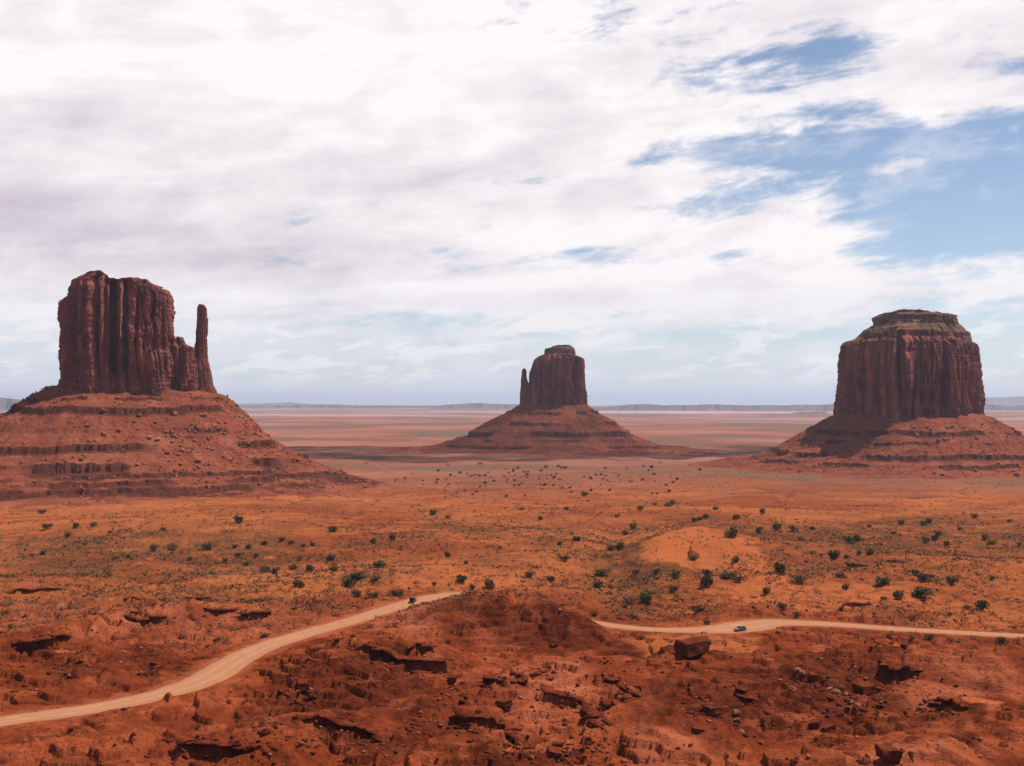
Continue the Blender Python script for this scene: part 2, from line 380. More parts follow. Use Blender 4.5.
def ground_material():
    m, t, b = material('ground_soil')
    P = geo(t).outputs['Position']
    big = t.noise(P, 0.004, 5, 0.6, 0.5); med = t.noise(P, 0.03, 6, 0.62, 0.3); fine = t.noise(P, 0.35, 6, 0.65); grit = t.noise(P, 1.6, 4, 0.7)
    far_b = t.noise(t.scale(P, (0.0012, 0.0014, 0.0)), 1.0, 6, 0.6, 0.4)
    near, sand, veg, dark, pale, dust = (t.attr(k) for k in ('near', 'sand', 'veg', 'dark', 'pale', 'dust'))
    c = t.mix(t.step(big, .35, .65), (.27, .075, .025), (.39, .128, .042))
    c = t.mix(t.math('MULTIPLY', t.step(med, .46, .62), .55), c, (.185, .055, .026))
    c = t.mix(t.math('MULTIPLY', t.step(t.noise(P, 0.09, 5, 0.7), .50, .66), .45), c, (.40, .150, .058))   # straw coloured dry grass
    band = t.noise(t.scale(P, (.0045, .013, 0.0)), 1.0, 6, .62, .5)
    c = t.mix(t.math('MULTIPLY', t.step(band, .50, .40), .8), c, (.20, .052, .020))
    c = t.mix(t.math('MULTIPLY', t.step(band, .53, .64), .75), c, t.mix(t.step(fine, .4, .6), (.34, .103, .036), (.46, .165, .064)))
    c = t.mix(near, c, t.mix(t.step(med, .38, .62), (.185, .039, .0135), (.335, .084, .031)))
    c = t.mix(t.math('MULTIPLY', t.step(fine, .45, .62), t.math('ADD', t.math('MULTIPLY', near, .25), .25)), c, (.115, .023, .009))
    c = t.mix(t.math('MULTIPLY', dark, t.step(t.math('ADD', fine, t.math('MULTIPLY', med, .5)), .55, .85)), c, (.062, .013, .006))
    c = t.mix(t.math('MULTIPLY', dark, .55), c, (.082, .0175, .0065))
    c = t.mix(t.math('MULTIPLY', pale, t.step(t.math('ADD', med, t.math('MULTIPLY', fine, .5)), .50, .85)), c, (.40, .125, .064))
    c = t.mix(t.math('MULTIPLY', veg, t.step(t.math('ADD', t.noise(P, 0.05, 6, .7), t.math('MULTIPLY', fine, .4)), .48, .80)), c, (.110, .051, .023))
    c = t.mix(sand, c, t.mix(fine, (.35, .105, .037), (.43, .140, .050)))
    c = t.mix(t.math('MULTIPLY', dust, t.step(fine, .2, .7)), c, (.34, .125, .060))
    g2 = t.noise(P, 0.8, 5, .7); sp = t.step(g2, .57, .64)
    c = t.mix(t.math('MULTIPLY', sp, t.math('ADD', t.math('MULTIPLY', t.math('MULTIPLY', near, t.step(med, .40, .55)), .7), .22)), c, (.075, .017, .008))
    c = t.mix(t.math('MULTIPLY', t.step(t.noise(P, 0.55, 5, .7), .60, .68), .45), c, (.32, .100, .044))
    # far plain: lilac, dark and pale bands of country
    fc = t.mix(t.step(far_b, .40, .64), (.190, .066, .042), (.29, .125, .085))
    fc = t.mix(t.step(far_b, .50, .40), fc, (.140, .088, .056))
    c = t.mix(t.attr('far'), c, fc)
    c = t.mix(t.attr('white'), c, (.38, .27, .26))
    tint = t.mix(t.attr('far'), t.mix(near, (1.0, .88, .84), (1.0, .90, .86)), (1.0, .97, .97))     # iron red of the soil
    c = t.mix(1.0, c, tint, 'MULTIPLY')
    t.put(b.inputs['Base Color'], c)
    bump(t, b, t.math('ADD', t.math('ADD', fine, t.math('MULTIPLY', med, 2.5)), t.math('MULTIPLY', grit, .5)), 1.3)
    return m

def rock_material(name, c1, c2, c3, streak=(.035, .035, .007), strata=.0, dark=.65, gain=1.0, bd=1.6):
    """c1 main, c2 fresh, c3 varnish"""
    m, t, b = material(name)
    P = geo(t).outputs['Position']
    v = t.noise(t.scale(P, streak), 1.0, 7, .62, .4)
    n1 = t.noise(P, .035, 5, .6, .3); n2 = t.noise(P, .25, 6, .66)
    c = t.mix(t.step(v, .38, .62), c1, c3)
    c = t.mix(t.math('MULTIPLY', t.step(t.noise(t.scale(P, tuple(k * 1.9 for k in streak)), 1.0, 5, .6, .2), .56, .70), .8), c, c2)
    c = t.mix(t.math('MULTIPLY', t.step(n1, .5, .68), .5), c, c2)
    if strata:
        s = t.noise(t.scale(P, (.004, .004, .33)), 1.0, 5, .7)
        c = t.mix(t.math('MULTIPLY', t.step(s, .48, .62), strata), c, c3)
    c = t.mix(t.math('MULTIPLY', t.step(n2, .5, .72), dark), c, tuple(k * .45 for k in c1))
    t.put(b.inputs['Base Color'], c)
    bump(t, b, t.math('ADD', t.math('MULTIPLY', v, 2.0), n2), bd)
    return m
M_ground = ground_material()
M_cliff = rock_material('cliff_sandstone', (.225, .072, .052), (.38, .122, .066), (.125, .046, .041))
M_cap = rock_material('cap_rock', (.20, .105, .070), (.30, .15, .09), (.10, .06, .046), (.02, .02, .12), .6)
M_talus = rock_material('talus_slope', (.235, .060, .030), (.30, .088, .044), (.155, .040, .023), (.03, .03, .03), .6, .45)
_nt = NT.__new__(NT); _nt.t = M_talus.node_tree; _nt.n = _nt.t.nodes; _nt.l = _nt.t.links     # shade of the ledge faces painted into the skirt as thin dark bands
_b = next(k for k in _nt.n if k.type == 'BSDF_PRINCIPLED'); _old = _b.inputs['Base Color'].links[0].from_socket
_P = geo(_nt).outputs['Position']
_c = _nt.mix(_nt.math('MULTIPLY', _nt.step(_nt.noise(_P, .09, 5, .65), .48, .62), .5), _old, (.155, .052, .034))
_c = _nt.mix(_nt.math('MULTIPLY', _nt.step(_nt.noise(_P, .02, 5, .6), .5, .68), .6), _c, (.26, .088, .046))
_nt.put(_b.inputs['Base Color'], _nt.mix(_nt.math('MULTIPLY', _nt.attr('ledge_shade'), .85), _c, (.060, .020, .013)))
M_ledge = rock_material('ledge_rock', (.15, .030, .012), (.23, .049, .019), (.075, .017, .009), (.3, .3, .9), .0, .5, bd=.4)
M_boulder = rock_material('boulder_rock', (.30, .105, .060), (.40, .17, .105), (.17, .055, .034), (.3, .3, .3), 0, .3, bd=.3)
M_darkrock = rock_material('dark_rock', (.125, .029, .013), (.19, .046, .020), (.065, .017, .009), (.4, .4, .4), 0, .4, bd=.3)
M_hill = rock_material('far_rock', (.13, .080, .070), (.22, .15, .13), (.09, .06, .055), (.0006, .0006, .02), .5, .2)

def road_material():
    m, t, b = material('packed_dirt')
    P = geo(t).outputs['Position']
    n = t.noise(P, .25, 6, .65); n2 = t.noise(P, .06, 4, .6)
    c = t.mix(n2, (.29, .121, .062), (.35, .160, .092))
    tr = t.attr('track')
    c = t.mix(t.math('MULTIPLY', tr, t.step(n, .3, .7)), c, (.38, .20, .112))
    c = t.mix(t.math('MULTIPLY', t.attr('edge'), t.step(n, .3, .6)), c, (.31, .115, .052))
    t.put(b.inputs['Base Color'], c); bump(t, b, n, .15)
    return m
def leaf_material(name, c1, c2):
    m, t, b = material(name, .8, .2)
    oi = t.node('ShaderNodeObjectInfo').outputs['Random']
    n = t.noise(geo(t).outputs['Position'], .9, 3, .6)
    c = t.mix(n, c1, c2); c = t.mix(t.math('MULTIPLY', oi, .5), c, tuple(k * .55 for k in c1))
    t.put(b.inputs['Base Color'], c); return m
M_leaf = leaf_material('juniper_foliage', (.058, .053, .012), (.100, .084, .024))
M_sage = leaf_material('sage_foliage', (.085, .050, .022), (.145, .082, .036))
M_dry = leaf_material('dry_scrub', (.16, .065, .026), (.34, .17, .07))
M_wood, _t, _b = material('bark'); _t.put(_b.inputs['Base Color'], _t.mix(_t.noise(geo(_t).outputs['Position'], 4), (.07, .045, .03), (.13, .085, .06)))

# ------------------------------------------------------------------ ground sheet
def px_blob(x, y, px, py, rx, ry):
    """soft patch of ground round the spot seen at a pixel (world ellipse)"""
    c = march(px, py, False); s = c[1] / F
    ex = rx * s; ey = ry * c[1] ** 2 / (F * (CAMZ - c[2]))
    dx_ = (x - c[0] - (y - c[1]) * c[0] / c[1]) / ex; dy_ = (y - c[1]) / ey
    return np.exp(-(dx_ ** 2 + dy_ ** 2))
def build_ground():
    a_in = np.linspace(R(-31), R(31), 1250)
    a_out = np.linspace(R(31), R(329), 100)[1:-1]
    A = np.concatenate([a_in, a_out])
    r = [0.6, 2, 5, 9, 14, 20, 30, 45, 65, 90, 115, 140, 160, 175, 185, 192]
    d = 198.0
    while d < 470: r.append(d); d += .62
    while d < 3000: r.append(d); d += .8 * (d / 470) ** 1.35
    while d < 60000: r.append(d); d *= 1.045
    r.append(60000.0); r = np.array(r)
    rr, aa = np.meshgrid(r, A, indexing='ij')
    x = (rr * np.sin(aa)).ravel(); y = (rr * np.cos(aa)).ravel()
    z = terrain(x, y)
    dist = np.hypot(x, y)
    wob = 35 * fbm(x / 60, y / 60, 3, 71)
    at = {}
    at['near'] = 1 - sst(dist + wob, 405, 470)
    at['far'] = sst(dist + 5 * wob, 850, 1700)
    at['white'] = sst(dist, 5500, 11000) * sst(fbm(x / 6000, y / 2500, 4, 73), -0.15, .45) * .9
    sand = sst(px_blob(x, y, 686, 539, 32, 12) + .8 * px_blob(x, y, 722, 553, 28, 8) + .6 * px_blob(x, y, 655, 549, 18, 9) + .6 * px_blob(x, y, 745, 570, 40, 12) + .55 * fbm(x / 26, y / 26, 5, 75), .44, .58)
    sand = np.maximum(sand, .75 * sst(px_blob(x, y, 820, 592, 130, 18) + .3 * fbm(x / 20, y / 20, 3, 76), .35, .75))
    sand = np.maximum(sand, .8 * sst(px_blob(x, y, 985, 622, 90, 9) + .3 * fbm(x / 20, y / 20, 3, 76), .35, .75))
    sand = np.maximum(sand, .7 * sst(px_blob(x, y, 470, 585, 90, 14) + .3 * fbm(x / 20, y / 20, 3, 77), .35, .75))
    sand = np.maximum(sand, .7 * sst(px_blob(x, y, 690, 640, 80, 9) + .3 * fbm(x / 14, y / 14, 3, 78), .35, .7))
    at['sand'] = sand
    veg = .9 * px_blob(x, y, 540, 478, 130, 14) + 1.1 * px_blob(x, y, 635, 560, 36, 30) + .95 * px_blob(x, y, 900, 536, 190, 24) + .95 * px_blob(x, y, 130, 550, 170, 20) + .4 * px_blob(x, y, 520, 530, 160, 20) + .5 * px_blob(x, y, 330, 446, 120, 6)
    at['veg'] = np.clip(1.1 * veg + .6 * fbm(x / 60, y / 60, 4, 79), 0, 1) * (1 - at['near'] * .8) * (1 - .7 * sand)
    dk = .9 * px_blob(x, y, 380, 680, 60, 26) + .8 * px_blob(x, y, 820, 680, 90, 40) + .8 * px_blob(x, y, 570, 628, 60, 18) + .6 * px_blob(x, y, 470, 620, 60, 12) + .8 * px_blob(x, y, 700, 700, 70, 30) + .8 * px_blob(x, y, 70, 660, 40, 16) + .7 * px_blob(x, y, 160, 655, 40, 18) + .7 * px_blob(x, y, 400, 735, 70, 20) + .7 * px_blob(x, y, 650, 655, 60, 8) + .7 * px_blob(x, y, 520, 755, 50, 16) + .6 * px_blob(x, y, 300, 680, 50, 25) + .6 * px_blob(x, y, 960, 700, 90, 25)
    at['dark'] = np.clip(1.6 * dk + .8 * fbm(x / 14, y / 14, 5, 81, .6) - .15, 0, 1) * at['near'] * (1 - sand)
    pl = .8 * px_blob(x, y, 560, 676, 60, 12) + .6 * px_blob(x, y, 410, 625, 30, 16) + .7 * px_blob(x, y, 670, 735, 50, 12) + .5 * px_blob(x, y, 960, 690, 80, 20) + .4 * px_blob(x, y, 900, 752, 120, 8) + .4 * px_blob(x, y, 500, 705, 40, 12) + .35 * px_blob(x, y, 200, 620, 200, 14)
    at['pale'] = np.clip(1.5 * pl + .3 * fbm(x / 12, y / 12, 3, 83), 0, 1) * (1 - .5 * at['dark'])
    I = np.where((dist > 200) & (dist < 620) & (y > 0))[0]
    dust = np.zeros(len(x)); dd, par, _ = poly_dist(x[I], y[I], road_c[::4]); hw = np.interp(par, np.arange(len(road_c[::4])), road_c[::4, 2])
    dust[I] = sst(dd - hw + 2.5 * fbm(x[I] / 5, y[I] / 5, 3, 85), 3.5, -.5); at['dust'] = dust * .8
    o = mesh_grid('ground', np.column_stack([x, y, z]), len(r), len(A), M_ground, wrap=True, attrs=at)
    tag(o, kind='structure'); return o
build_ground()

def build_road():
    C = catmull(road_c[::14], 40); T = np.gradient(C[:, :2], axis=0); T /= np.linalg.norm(T, axis=1)[:, None]
    Nn = np.column_stack([-T[:, 1], T[:, 0]])
    S = np.linspace(-1, 1, 15); V = []; tr = []; ed = []
    wl = 1 + .12 * perlin(np.arange(len(C)) / 17., np.zeros(len(C)), 90); wr = 1 + .12 * perlin(np.arange(len(C)) / 13., np.ones(len(C)) * 5, 91)
    for i in range(len(C)):
        for s in S:
            hw = C[i, 2] * (wl[i] if s < 0 else wr[i])
            p = C[i, :2] + Nn[i] * s * hw
            V.append((p[0], p[1], 0.0 + 0.10 * (1 - s * s) - (0.22 if abs(s) > .99 else 0) + .02 * math.sin(i * .3 + s * 3)))
            tr.append(math.exp(-((abs(s) - .33) / .13) ** 2)); ed.append(abs(s) ** 4)
    o = mesh_grid('road', np.array(V), len(C), len(S), road_material(), attrs={'track': np.array(tr), 'edge': np.array(ed)})
    tag(o, kind='structure')
build_road()

# ------------------------------------------------------------------ buttes
def cliff(name, parent, mat, pxc, d, L, Rr, top, base_py, depth, n=3.0, nth=760, nz=170, seed=0, amp=1.0, grooves=(), butts=(), strata=.6, yoff=0.0, lean=0.0, capk=14, topn=1.2, bulge=.25, facet=1.0, wedge=None):
    """L, Rr: silhouette edges as (py, px); top: skyline as (px, py); depth: half depth in metres; d: distance"""
    mpp = d / F * (d + yoff - .5 * depth) / d           # silhouettes are read off the near part of the rock
    mpx = mpp * math.cos(math.atan((pxc - CX) / F))
    Xf = lambda px: (np.asarray(px, float) - pxc) * mpx
    Zf = lambda py: CAMZ - (np.asarray(py, float) - HOR) * mpp
    L = sorted(L, reverse=True); Rr = sorted(Rr, reverse=True); top = sorted(top)
    lz, lx = Zf([a for a, _ in L]), Xf([b for _, b in L]); rz, rx = Zf([a for a, _ in Rr]), Xf([b for _, b in Rr])
    tx, tz = Xf([a for a, _ in top]), Zf([b for _, b in top])
    zb = float(Zf(base_py)) - 14.0
    # plan curve, resampled so that the front gets most columns
    th = np.linspace(0, 2 * math.pi, 4001)[:-1]
    ux = np.sign(np.cos(th)) * np.abs(np.cos(th)) ** (2 / n); uy = np.sign(np.sin(th)) * np.abs(np.sin(th)) ** (2 / n)
    hw0 = (rx[0] - lx[0]) / 2
    ds = np.hypot(np.diff(np.append(ux, ux[0])) * hw0, np.diff(np.append(uy, uy[0])) * depth)
    wgt = ds * np.where(uy < 0.35, 1.0, .3); cum = np.concatenate([[0], np.cumsum(wgt)]); tot = np.linspace(0, cum[-1], nth, endpoint=False)
    idx = np.clip(np.searchsorted(cum, tot), 0, 3999)
    ux, uy = ux[idx], uy[idx]; s = np.concatenate([[0], np.cumsum(ds)])[idx]
    gx = np.sign(ux) * np.abs(ux) ** (n - 1) / hw0; gy = np.sign(uy) * np.abs(uy) ** (n - 1) / depth
    gl = np.hypot(gx, gy) + 1e-9; gx /= gl; gy /= gl
    rows = []
    tt = np.linspace(0, 1, nz) ** .9
    hwm = (np.interp(np.median(tz), rz, rx) - np.interp(np.median(tz), lz, lx)) / 2; cm = (np.interp(np.median(tz), rz, rx) + np.interp(np.median(tz), lz, lx)) / 2
    ztop = np.interp(cm + hwm * ux, tx, tz) + topn * perlin(s / 9, s * 0 + 3.3, seed + 9)
    for t in tt:
        z = zb + t * (ztop - zb)
        xl = np.interp(z, lz, lx); xr = np.interp(z, rz, rx)
        hw = (xr - xl) / 2; cxm = (xr + xl) / 2
        dp = depth * (0.35 + 0.65 * hw / hw0)
        x = cxm + hw * ux; y = dp * uy + yoff
        if wedge:
            xc = float(Xf(wedge[0])); y = y - wedge[1] * (.35 + .65 * hw / hw0) * np.clip(-uy, 0, 1) ** 2 * (1 - np.where(x < xc, (xc - x) / (xc - cxm + hw), (x - xc) / (cxm + hw - xc))) + wedge[1] * .45
        sw = s + 5 * perlin(z / 60, s / 50, seed + 1)
        D = 3.0 * perlin(s / 42, z / 400, seed + 2)
        p = perlin(sw / 34, z / 260, seed + 3); D = D - 5.5 * np.exp(-(p / .11) ** 2)
        p = perlin(sw / 10, z / 130, seed + 4); D = D - 1.6 * np.exp(-(p / .14) ** 2)
        cs = np.floor(sw / 12 + .5 * perlin(s / 9, s * 0, seed + 20)); rnd = cell(cs, cs * 0, seed + 5)
        D = D + 3.2 * (cell(cs, np.floor(z / 34 + rnd * 7 + .25 * perlin(s / 5, z / 8, seed + 21)), seed + 6) - .5)
        cs2 = np.floor(sw / 5 + .4 * perlin(s / 4, s * 0 + 2, seed + 22)); rnd = cell(cs2, cs2 * 0, seed + 7)
        D = D + 1.1 * (cell(cs2, np.floor(z / 13 + rnd * 5 + .3 * perlin(s / 3, z / 5, seed + 23)), seed + 8) - .5)
        for fs, fa, fz, sd in ((15., 7.0, 48., 60), (6.5, 2.6, 21., 70)):
            u = sw / fs + .35 * perlin(s / fs, s * 0 + sd, seed + sd); i_ = np.floor(u); f_ = u - i_
            zb_ = np.floor(z / fz + 9 * cell(i_, i_ * 0, seed + sd + 1) + .12 * perlin(s / 4, z / 7, seed + sd + 5))
            D = D + facet * fa * (cell(i_, zb_, seed + sd + 2) * (1 - f_) + cell(i_, zb_ * .5, seed + sd + 3) * f_ - .5)
        D = D + bulge * (np.abs(perlin(sw / 17 + 9, z / 420, seed + 15)) * 9.0 + np.abs(perlin(sw / 7.5, z / 160, seed + 16)) * 2.4 - 3.2)
        D = D + .8 * fbm(s / 5, z / 9, 3, seed + 10) + strata * perlin(s / 60, z / 3.0, seed + 12)
        D = D * amp
        front = uy < .2
        for gp, gw, gd in grooves:
            xx = float(Xf(gp)) + 2.5 * perlin(z / 25, z * 0 + gp, seed + 13)
            D = D - front * gd * np.exp(-((x - xx) / (gw * mpx)) ** 2) * sst(z, zb + 15, zb + 45)
        for b0, b1, bt, bd in butts:
            x0, x1, zt = float(Xf(b0)), float(Xf(b1)), float(Zf(bt))
            D = D + front * bd * sst(x, x0 - 2, x0 + 2) * sst(x, x1 + 2, x1 - 2) * sst(z, zt + 4, zt - 3 - 6 * cell(np.floor(s / 7), s * 0, seed + 30))
        edge = sst(t, 1.0, .96) * .8 + .2
        x = x + gx * D * edge; y = y + gy * D * edge
        rows.append(np.column_stack([x, y, z]))
    rim = rows[-1]
    ctr = np.array((rim[:, 0].mean(), rim[:, 1].mean()))
    for k in range(1, capk + 1):
        q = 1 - k / capk; q = max(q, .004)
        x = ctr[0] + (rim[:, 0] - ctr[0]) * q; y = ctr[1] + (rim[:, 1] - ctr[1]) * q
        zz_ = np.interp(x, tx, tz) + topn * fbm(x / 14, y / 14, 3, seed + 14)
        rows.append(np.column_stack([x, y, rim[:, 2] * q ** 8 + zz_ * (1 - q ** 8)]))
    V = np.vstack(rows)
    return mesh_grid(name, V, len(rows), nth, mat, parent, wrap=True, smooth=False), (hw0, depth)

def talus(parent, foot, prof, steps, seed, origin, offmax, nth=900, noff=300, fmul=lambda c, s: 1.0, shift=(0, 0), tilt=0.0, wedge=None, name='talus', n=2.5, gul=1.0):
    """skirt of rubble round a cliff; prof: (offset from the cliff foot, height) pairs; steps: (height, size, noise seed)"""
    hw, hd = foot
    th = np.linspace(0, 2 * math.pi, 3001)[:-1]
    wgt = np.where(np.sin(th) < .3, 1.0, .3); cum = np.concatenate([[0], np.cumsum(wgt)]); th = np.interp(np.linspace(0, cum[-1], nth, endpoint=False), cum[:-1], th)
    c, s_ = np.cos(th), np.sin(th)
    ux = np.sign(c) * np.abs(c) ** (2 / n) * hw; uy = np.sign(s_) * np.abs(s_) ** (2 / n) * hd
    if wedge: uy = uy - wedge[1] * np.clip(-s_, 0, 1) * np.clip(1 - np.where(ux < wedge[0], (wedge[0] - ux) / (wedge[0] + hw), (ux - wedge[0]) / (hw - wedge[0])), 0, 1) + wedge[1] * .4
    off = np.concatenate([np.linspace(-30, 0, 8)[:-1], np.linspace(0, 1, noff) ** 1.12 * offmax])
    po = np.array([a for a, _ in prof]); pz = np.array([b for _, b in prof])
    rows = []; ledge_shades = []
    k = np.array([fmul(a, b) for a, b in zip(c, s_)])
    arc = th * (hw + hd) * .5 * 1.6
    for o in off:
        oo = o * k if o > 0 else np.full(nth, o)
        x = ux + c * oo + shift[0]; y = uy + s_ * oo + shift[1]
        wx, wy = x * origin[2] - y * origin[3] + origin[0], x * origin[3] + y * origin[2] + origin[1]
        r_ = max(o, 0)
        z = np.interp(np.full(nth, o), po, pz)
        ramp = min(1, r_ / 60)
        z = z + gul * ramp * (2.6 * fbm(arc / 30 * (1 + r_ / 500), r_ / 90 + arc * 0, 3, seed) - 1.2 * np.exp(-(perlin(arc / 14, r_ / 70 + arc * 0, seed + 3) / .15) ** 2)) + (1.0 * fbm(wx / 9, wy / 9, 3, seed + 5) + .55 * fbm(wx / 2.6, wy / 2.6, 2, seed + 6)) * min(1, r_ / 12)
        z = z - tilt * np.clip(x / hw, -1.6, 1.6) * (1 - sst(r_, 60, 150))
        ledge_shade = np.zeros(nth)
        for zl, a, sd, bias in steps:
            m = .05 + .95 * sst(fbm(arc / 70 + sd * 3.1, arc * 0 + sd, 4, seed + 40 + int(sd)) + bias - .9 * abs(bias) * c * tilt / 4.5, -.22, .16)
            a = a * 1.25
            zl2 = zl + min(1.0, a / 2.4) * 3.0 * fbm(arc / 80, arc * 0 + sd * 1.7, 3, seed + 60) + 1.0 * fbm(arc / 11, arc * 0 + sd * 2.7, 3, seed + 61)
            jit = .9 * fbm(wx / 11, wy / 11, 3, seed + 70)
            dzl = z - zl2 + jit
            z = z + a * m * np.where(dzl > 0, 1, -1) * np.exp(-np.abs(dzl) / np.where(dzl > 0, 1.0 * a, 2.6 * a)) * np.where(dzl > 0, .75, 1.25)
            ledge_shade = np.maximum(ledge_shade, m * sst(np.abs(dzl + .5 * a), 1.1 * a + .3, .5 * a))  # mask for the shade painted on the ledge faces
        f = sst(r_ / offmax, .58, 1.0)
        g = terrain(wx, wy) - 2.2 * f
        z = z * (1 - f) + g * f
        z = np.maximum(z, g - 1.0) if o > 0 else z
        rows.append(np.column_stack([x, y, z])); ledge_shades.append(ledge_shade if o > 0 else ledge_shade * 0)
    V = np.vstack(rows)
    return mesh_grid(name, V[::-1].copy(), len(rows), nth, M_talus, parent, wrap=True, smooth=False, attrs={'ledge_shade': np.concatenate(ledge_shades)[::-1].copy()})

def ORG(pxc, d):
    a = -math.atan((pxc - CX) / F); return ((pxc - CX) / F * d, d, math.cos(a), math.sin(a))
def butte_root(label, pxc, d):
    o = empty('sandstone_butte', ((pxc - CX) / F * d, d, 0), -math.atan((pxc - CX) / F)); tag(o, label, 'butte', 'sandstone buttes on the valley floor'); return o

# left butte with the thumb spire on its right
D1, C1 = 1250.0, 122.0
b1 = butte_root('broad dark red butte at left with a thin thumb spire on its right side', C1, D1)
_, f1 = cliff('cliff', b1, M_cliff, C1, D1,
    [(392, 65), (384, 65), (336, 64), (312, 65.5), (298, 66), (296.5, 67), (286, 67.5), (280, 70), (276, 76)],
    [(392, 180), (384, 178), (335, 176), (322, 174), (300, 173), (292, 172), (287, 168), (283, 158)],
    [(60, 287), (67, 287), (70, 280), (78, 275.5), (86, 273), (95, 272.5), (103, 276.5), (108, 279.5), (118, 280.5), (130, 278), (147, 280), (155, 284), (166, 287), (171, 290), (174, 294)],
    388, 62, seed=100, n=3.2, nth=1000, nz=210, bulge=.15, facet=1.1, wedge=(119, 6),
    grooves=[(113, 4.0, 24), (105, 2.2, 8), (125, 2.4, 15), (163, 1.6, 7), (152, 1.5, 4), (97, 1.6, 6), (75, 1.3, 6), (143, 1.4, 4)],
    butts=[(115, 125, 354, 5), (61, 73, 297, 5), (80, 96, 306, 2.5), (128, 158, 326, 2.2), (148, 176, 350, 4.5)])
cliff('shoulder', b1, M_cliff, C1, D1, [(396, 168), (345, 168), (334, 172)], [(396, 200), (360, 197), (346, 195), (342, 188), (334, 183)],
    [(166, 346), (172, 345), (177, 337), (179, 335), (184, 336), (187, 343), (194, 346), (197, 352)], 392, 34, seed=130, n=2.6, nth=420, nz=110, amp=.8, yoff=-18,
    grooves=[(176, 1.2, 4), (184, 1.4, 5), (191, 1.0, 4)])
cliff('spire', b1, M_cliff, C1, D1, [(399, 193), (372, 196), (346, 196.5), (326, 198.2), (304, 199.6), (301.5, 200.5)],
    [(399, 222), (391, 220), (384, 216), (368, 213), (356, 211), (340, 209.2), (316, 208.6), (305, 208), (301.5, 206)],
    [(194, 301.5), (200, 301.2), (204, 301.8), (208, 302.5)], 396, 16, seed=150, n=3.2, nth=260, nz=150, amp=.34, yoff=-20, capk=5, topn=.4)
prof1 = [(-30, 102), (0, 94), (24, 77), (60, 47), (100, 22), (138, 6), (165, -2), (230, -7)]
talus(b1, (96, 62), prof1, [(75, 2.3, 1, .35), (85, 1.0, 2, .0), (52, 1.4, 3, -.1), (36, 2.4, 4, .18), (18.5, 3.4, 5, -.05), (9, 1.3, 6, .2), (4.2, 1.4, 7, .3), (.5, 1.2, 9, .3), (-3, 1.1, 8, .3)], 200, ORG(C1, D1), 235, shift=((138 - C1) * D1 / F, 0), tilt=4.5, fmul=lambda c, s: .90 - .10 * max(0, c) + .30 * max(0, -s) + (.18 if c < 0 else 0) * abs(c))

# middle butte, farther off
D2, C2 = 2400.0, 556.0
b2 = butte_root('distant purplish butte in the centre with a small thumb spire on its left', C2, D2)
cliff('cliff', b2, M_cliff, C2, D2, [(410, 529), (404, 530), (388, 531), (368, 532), (360, 534.5), (356, 538), (353.5, 545)], [(412, 588), (405, 586.7), (394, 586.5), (380, 584.5), (368, 585), (358, 583.5), (354, 575)],
    [(532, 364), (535, 358), (541, 354.5), (552, 353.5), (575, 354), (583, 356.5), (585, 358)], 406, 52, seed=300, n=3, nth=620, nz=130, amp=1.0,
    grooves=[(541, 1, 6), (575, 1.2, 9), (562, 1, 4), (551, 1, 4)])
cliff('cap_rock', b2, M_cap, C2, D2, [(358, 543), (352, 543.8), (348.5, 544.5), (347, 551)], [(358, 576.5), (352, 575.5), (348, 574.5), (345.5, 571)],
    [(543, 350), (545, 348.5), (552, 346.6), (556, 345.4), (570, 344.8), (574, 346.5), (576, 350)], 355, 30, seed=330, n=2.6, nth=260, nz=40, amp=.5, strata=1.6)
cliff('spire', b2, M_cliff, C2, D2, [(410, 519), (402, 520.5), (390, 521), (380, 521.8), (370, 522.6), (368, 523.4)], [(410, 536), (390, 535), (384, 532), (383, 529), (378, 526.8), (372, 526.3), (368, 525.6)],
    [(519, 369), (523, 368), (526.5, 369), (528, 382), (531, 384), (534, 383)], 406, 18, seed=350, n=2.4, nth=200, nz=80, amp=.4, capk=5, topn=.3)
prof2 = [(-30, 84), (0, 76), (15, 64), (66, 34), (100, 10), (155, -12), (230, -22), (330, -24)]
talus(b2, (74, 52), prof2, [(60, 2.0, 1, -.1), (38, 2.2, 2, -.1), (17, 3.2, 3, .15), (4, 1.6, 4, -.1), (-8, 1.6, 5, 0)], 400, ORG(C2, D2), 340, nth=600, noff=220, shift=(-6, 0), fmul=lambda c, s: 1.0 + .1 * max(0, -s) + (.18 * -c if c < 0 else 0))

# right butte
D3, C3 = 1680.0, 908.0
b3 = butte_root('massive block shaped butte at right with a stepped flat cap', C3, D3)
cliff('cliff', b3, M_cliff, C3, D3, [(425, 832), (417, 833), (392, 834), (374, 836.5), (341, 837.5), (339, 840), (337, 848)], [(425, 983), (417, 982), (392, 983.8), (366, 983.5), (350, 980.5), (343, 979), (337.5, 971)],
    [(836, 341), (839, 340), (848, 338.5), (868, 334), (900, 331), (940, 332), (965, 336), (975, 340), (981, 346)], 419, 92, seed=500, n=3.0, nth=1000, nz=200, amp=1.2, bulge=.5, facet=1.25, wedge=(896, 78),
    grooves=[(899, 2.0, 15), (944, 2.0, 11), (863, 1.6, 9), (879, 1.5, 7), (966, 1.8, 9), (920, 1.5, 7), (931, 1.2, 6), (974, 1.2, 6), (849, 1.3, 6), (888, 1.0, 4)],
    butts=[(838, 852, 342, 4), (885, 898, 350, 4), (905, 918, 356, 3), (948, 960, 345, 5)])
cliff('cap_slope', b3, M_cap, C3, D3, [(343, 848), (338, 851), (333, 855.5), (328, 860), (324, 868)], [(345, 974), (338, 972), (332, 971), (328, 966), (323, 961)],
    [(850, 336), (856, 330), (870, 323.5), (900, 321.5), (940, 321.5), (960, 323), (970, 332)], 341, 78, wedge=(898, 60), seed=530, n=2.6, nth=460, nz=60, amp=.6, strata=2.2)
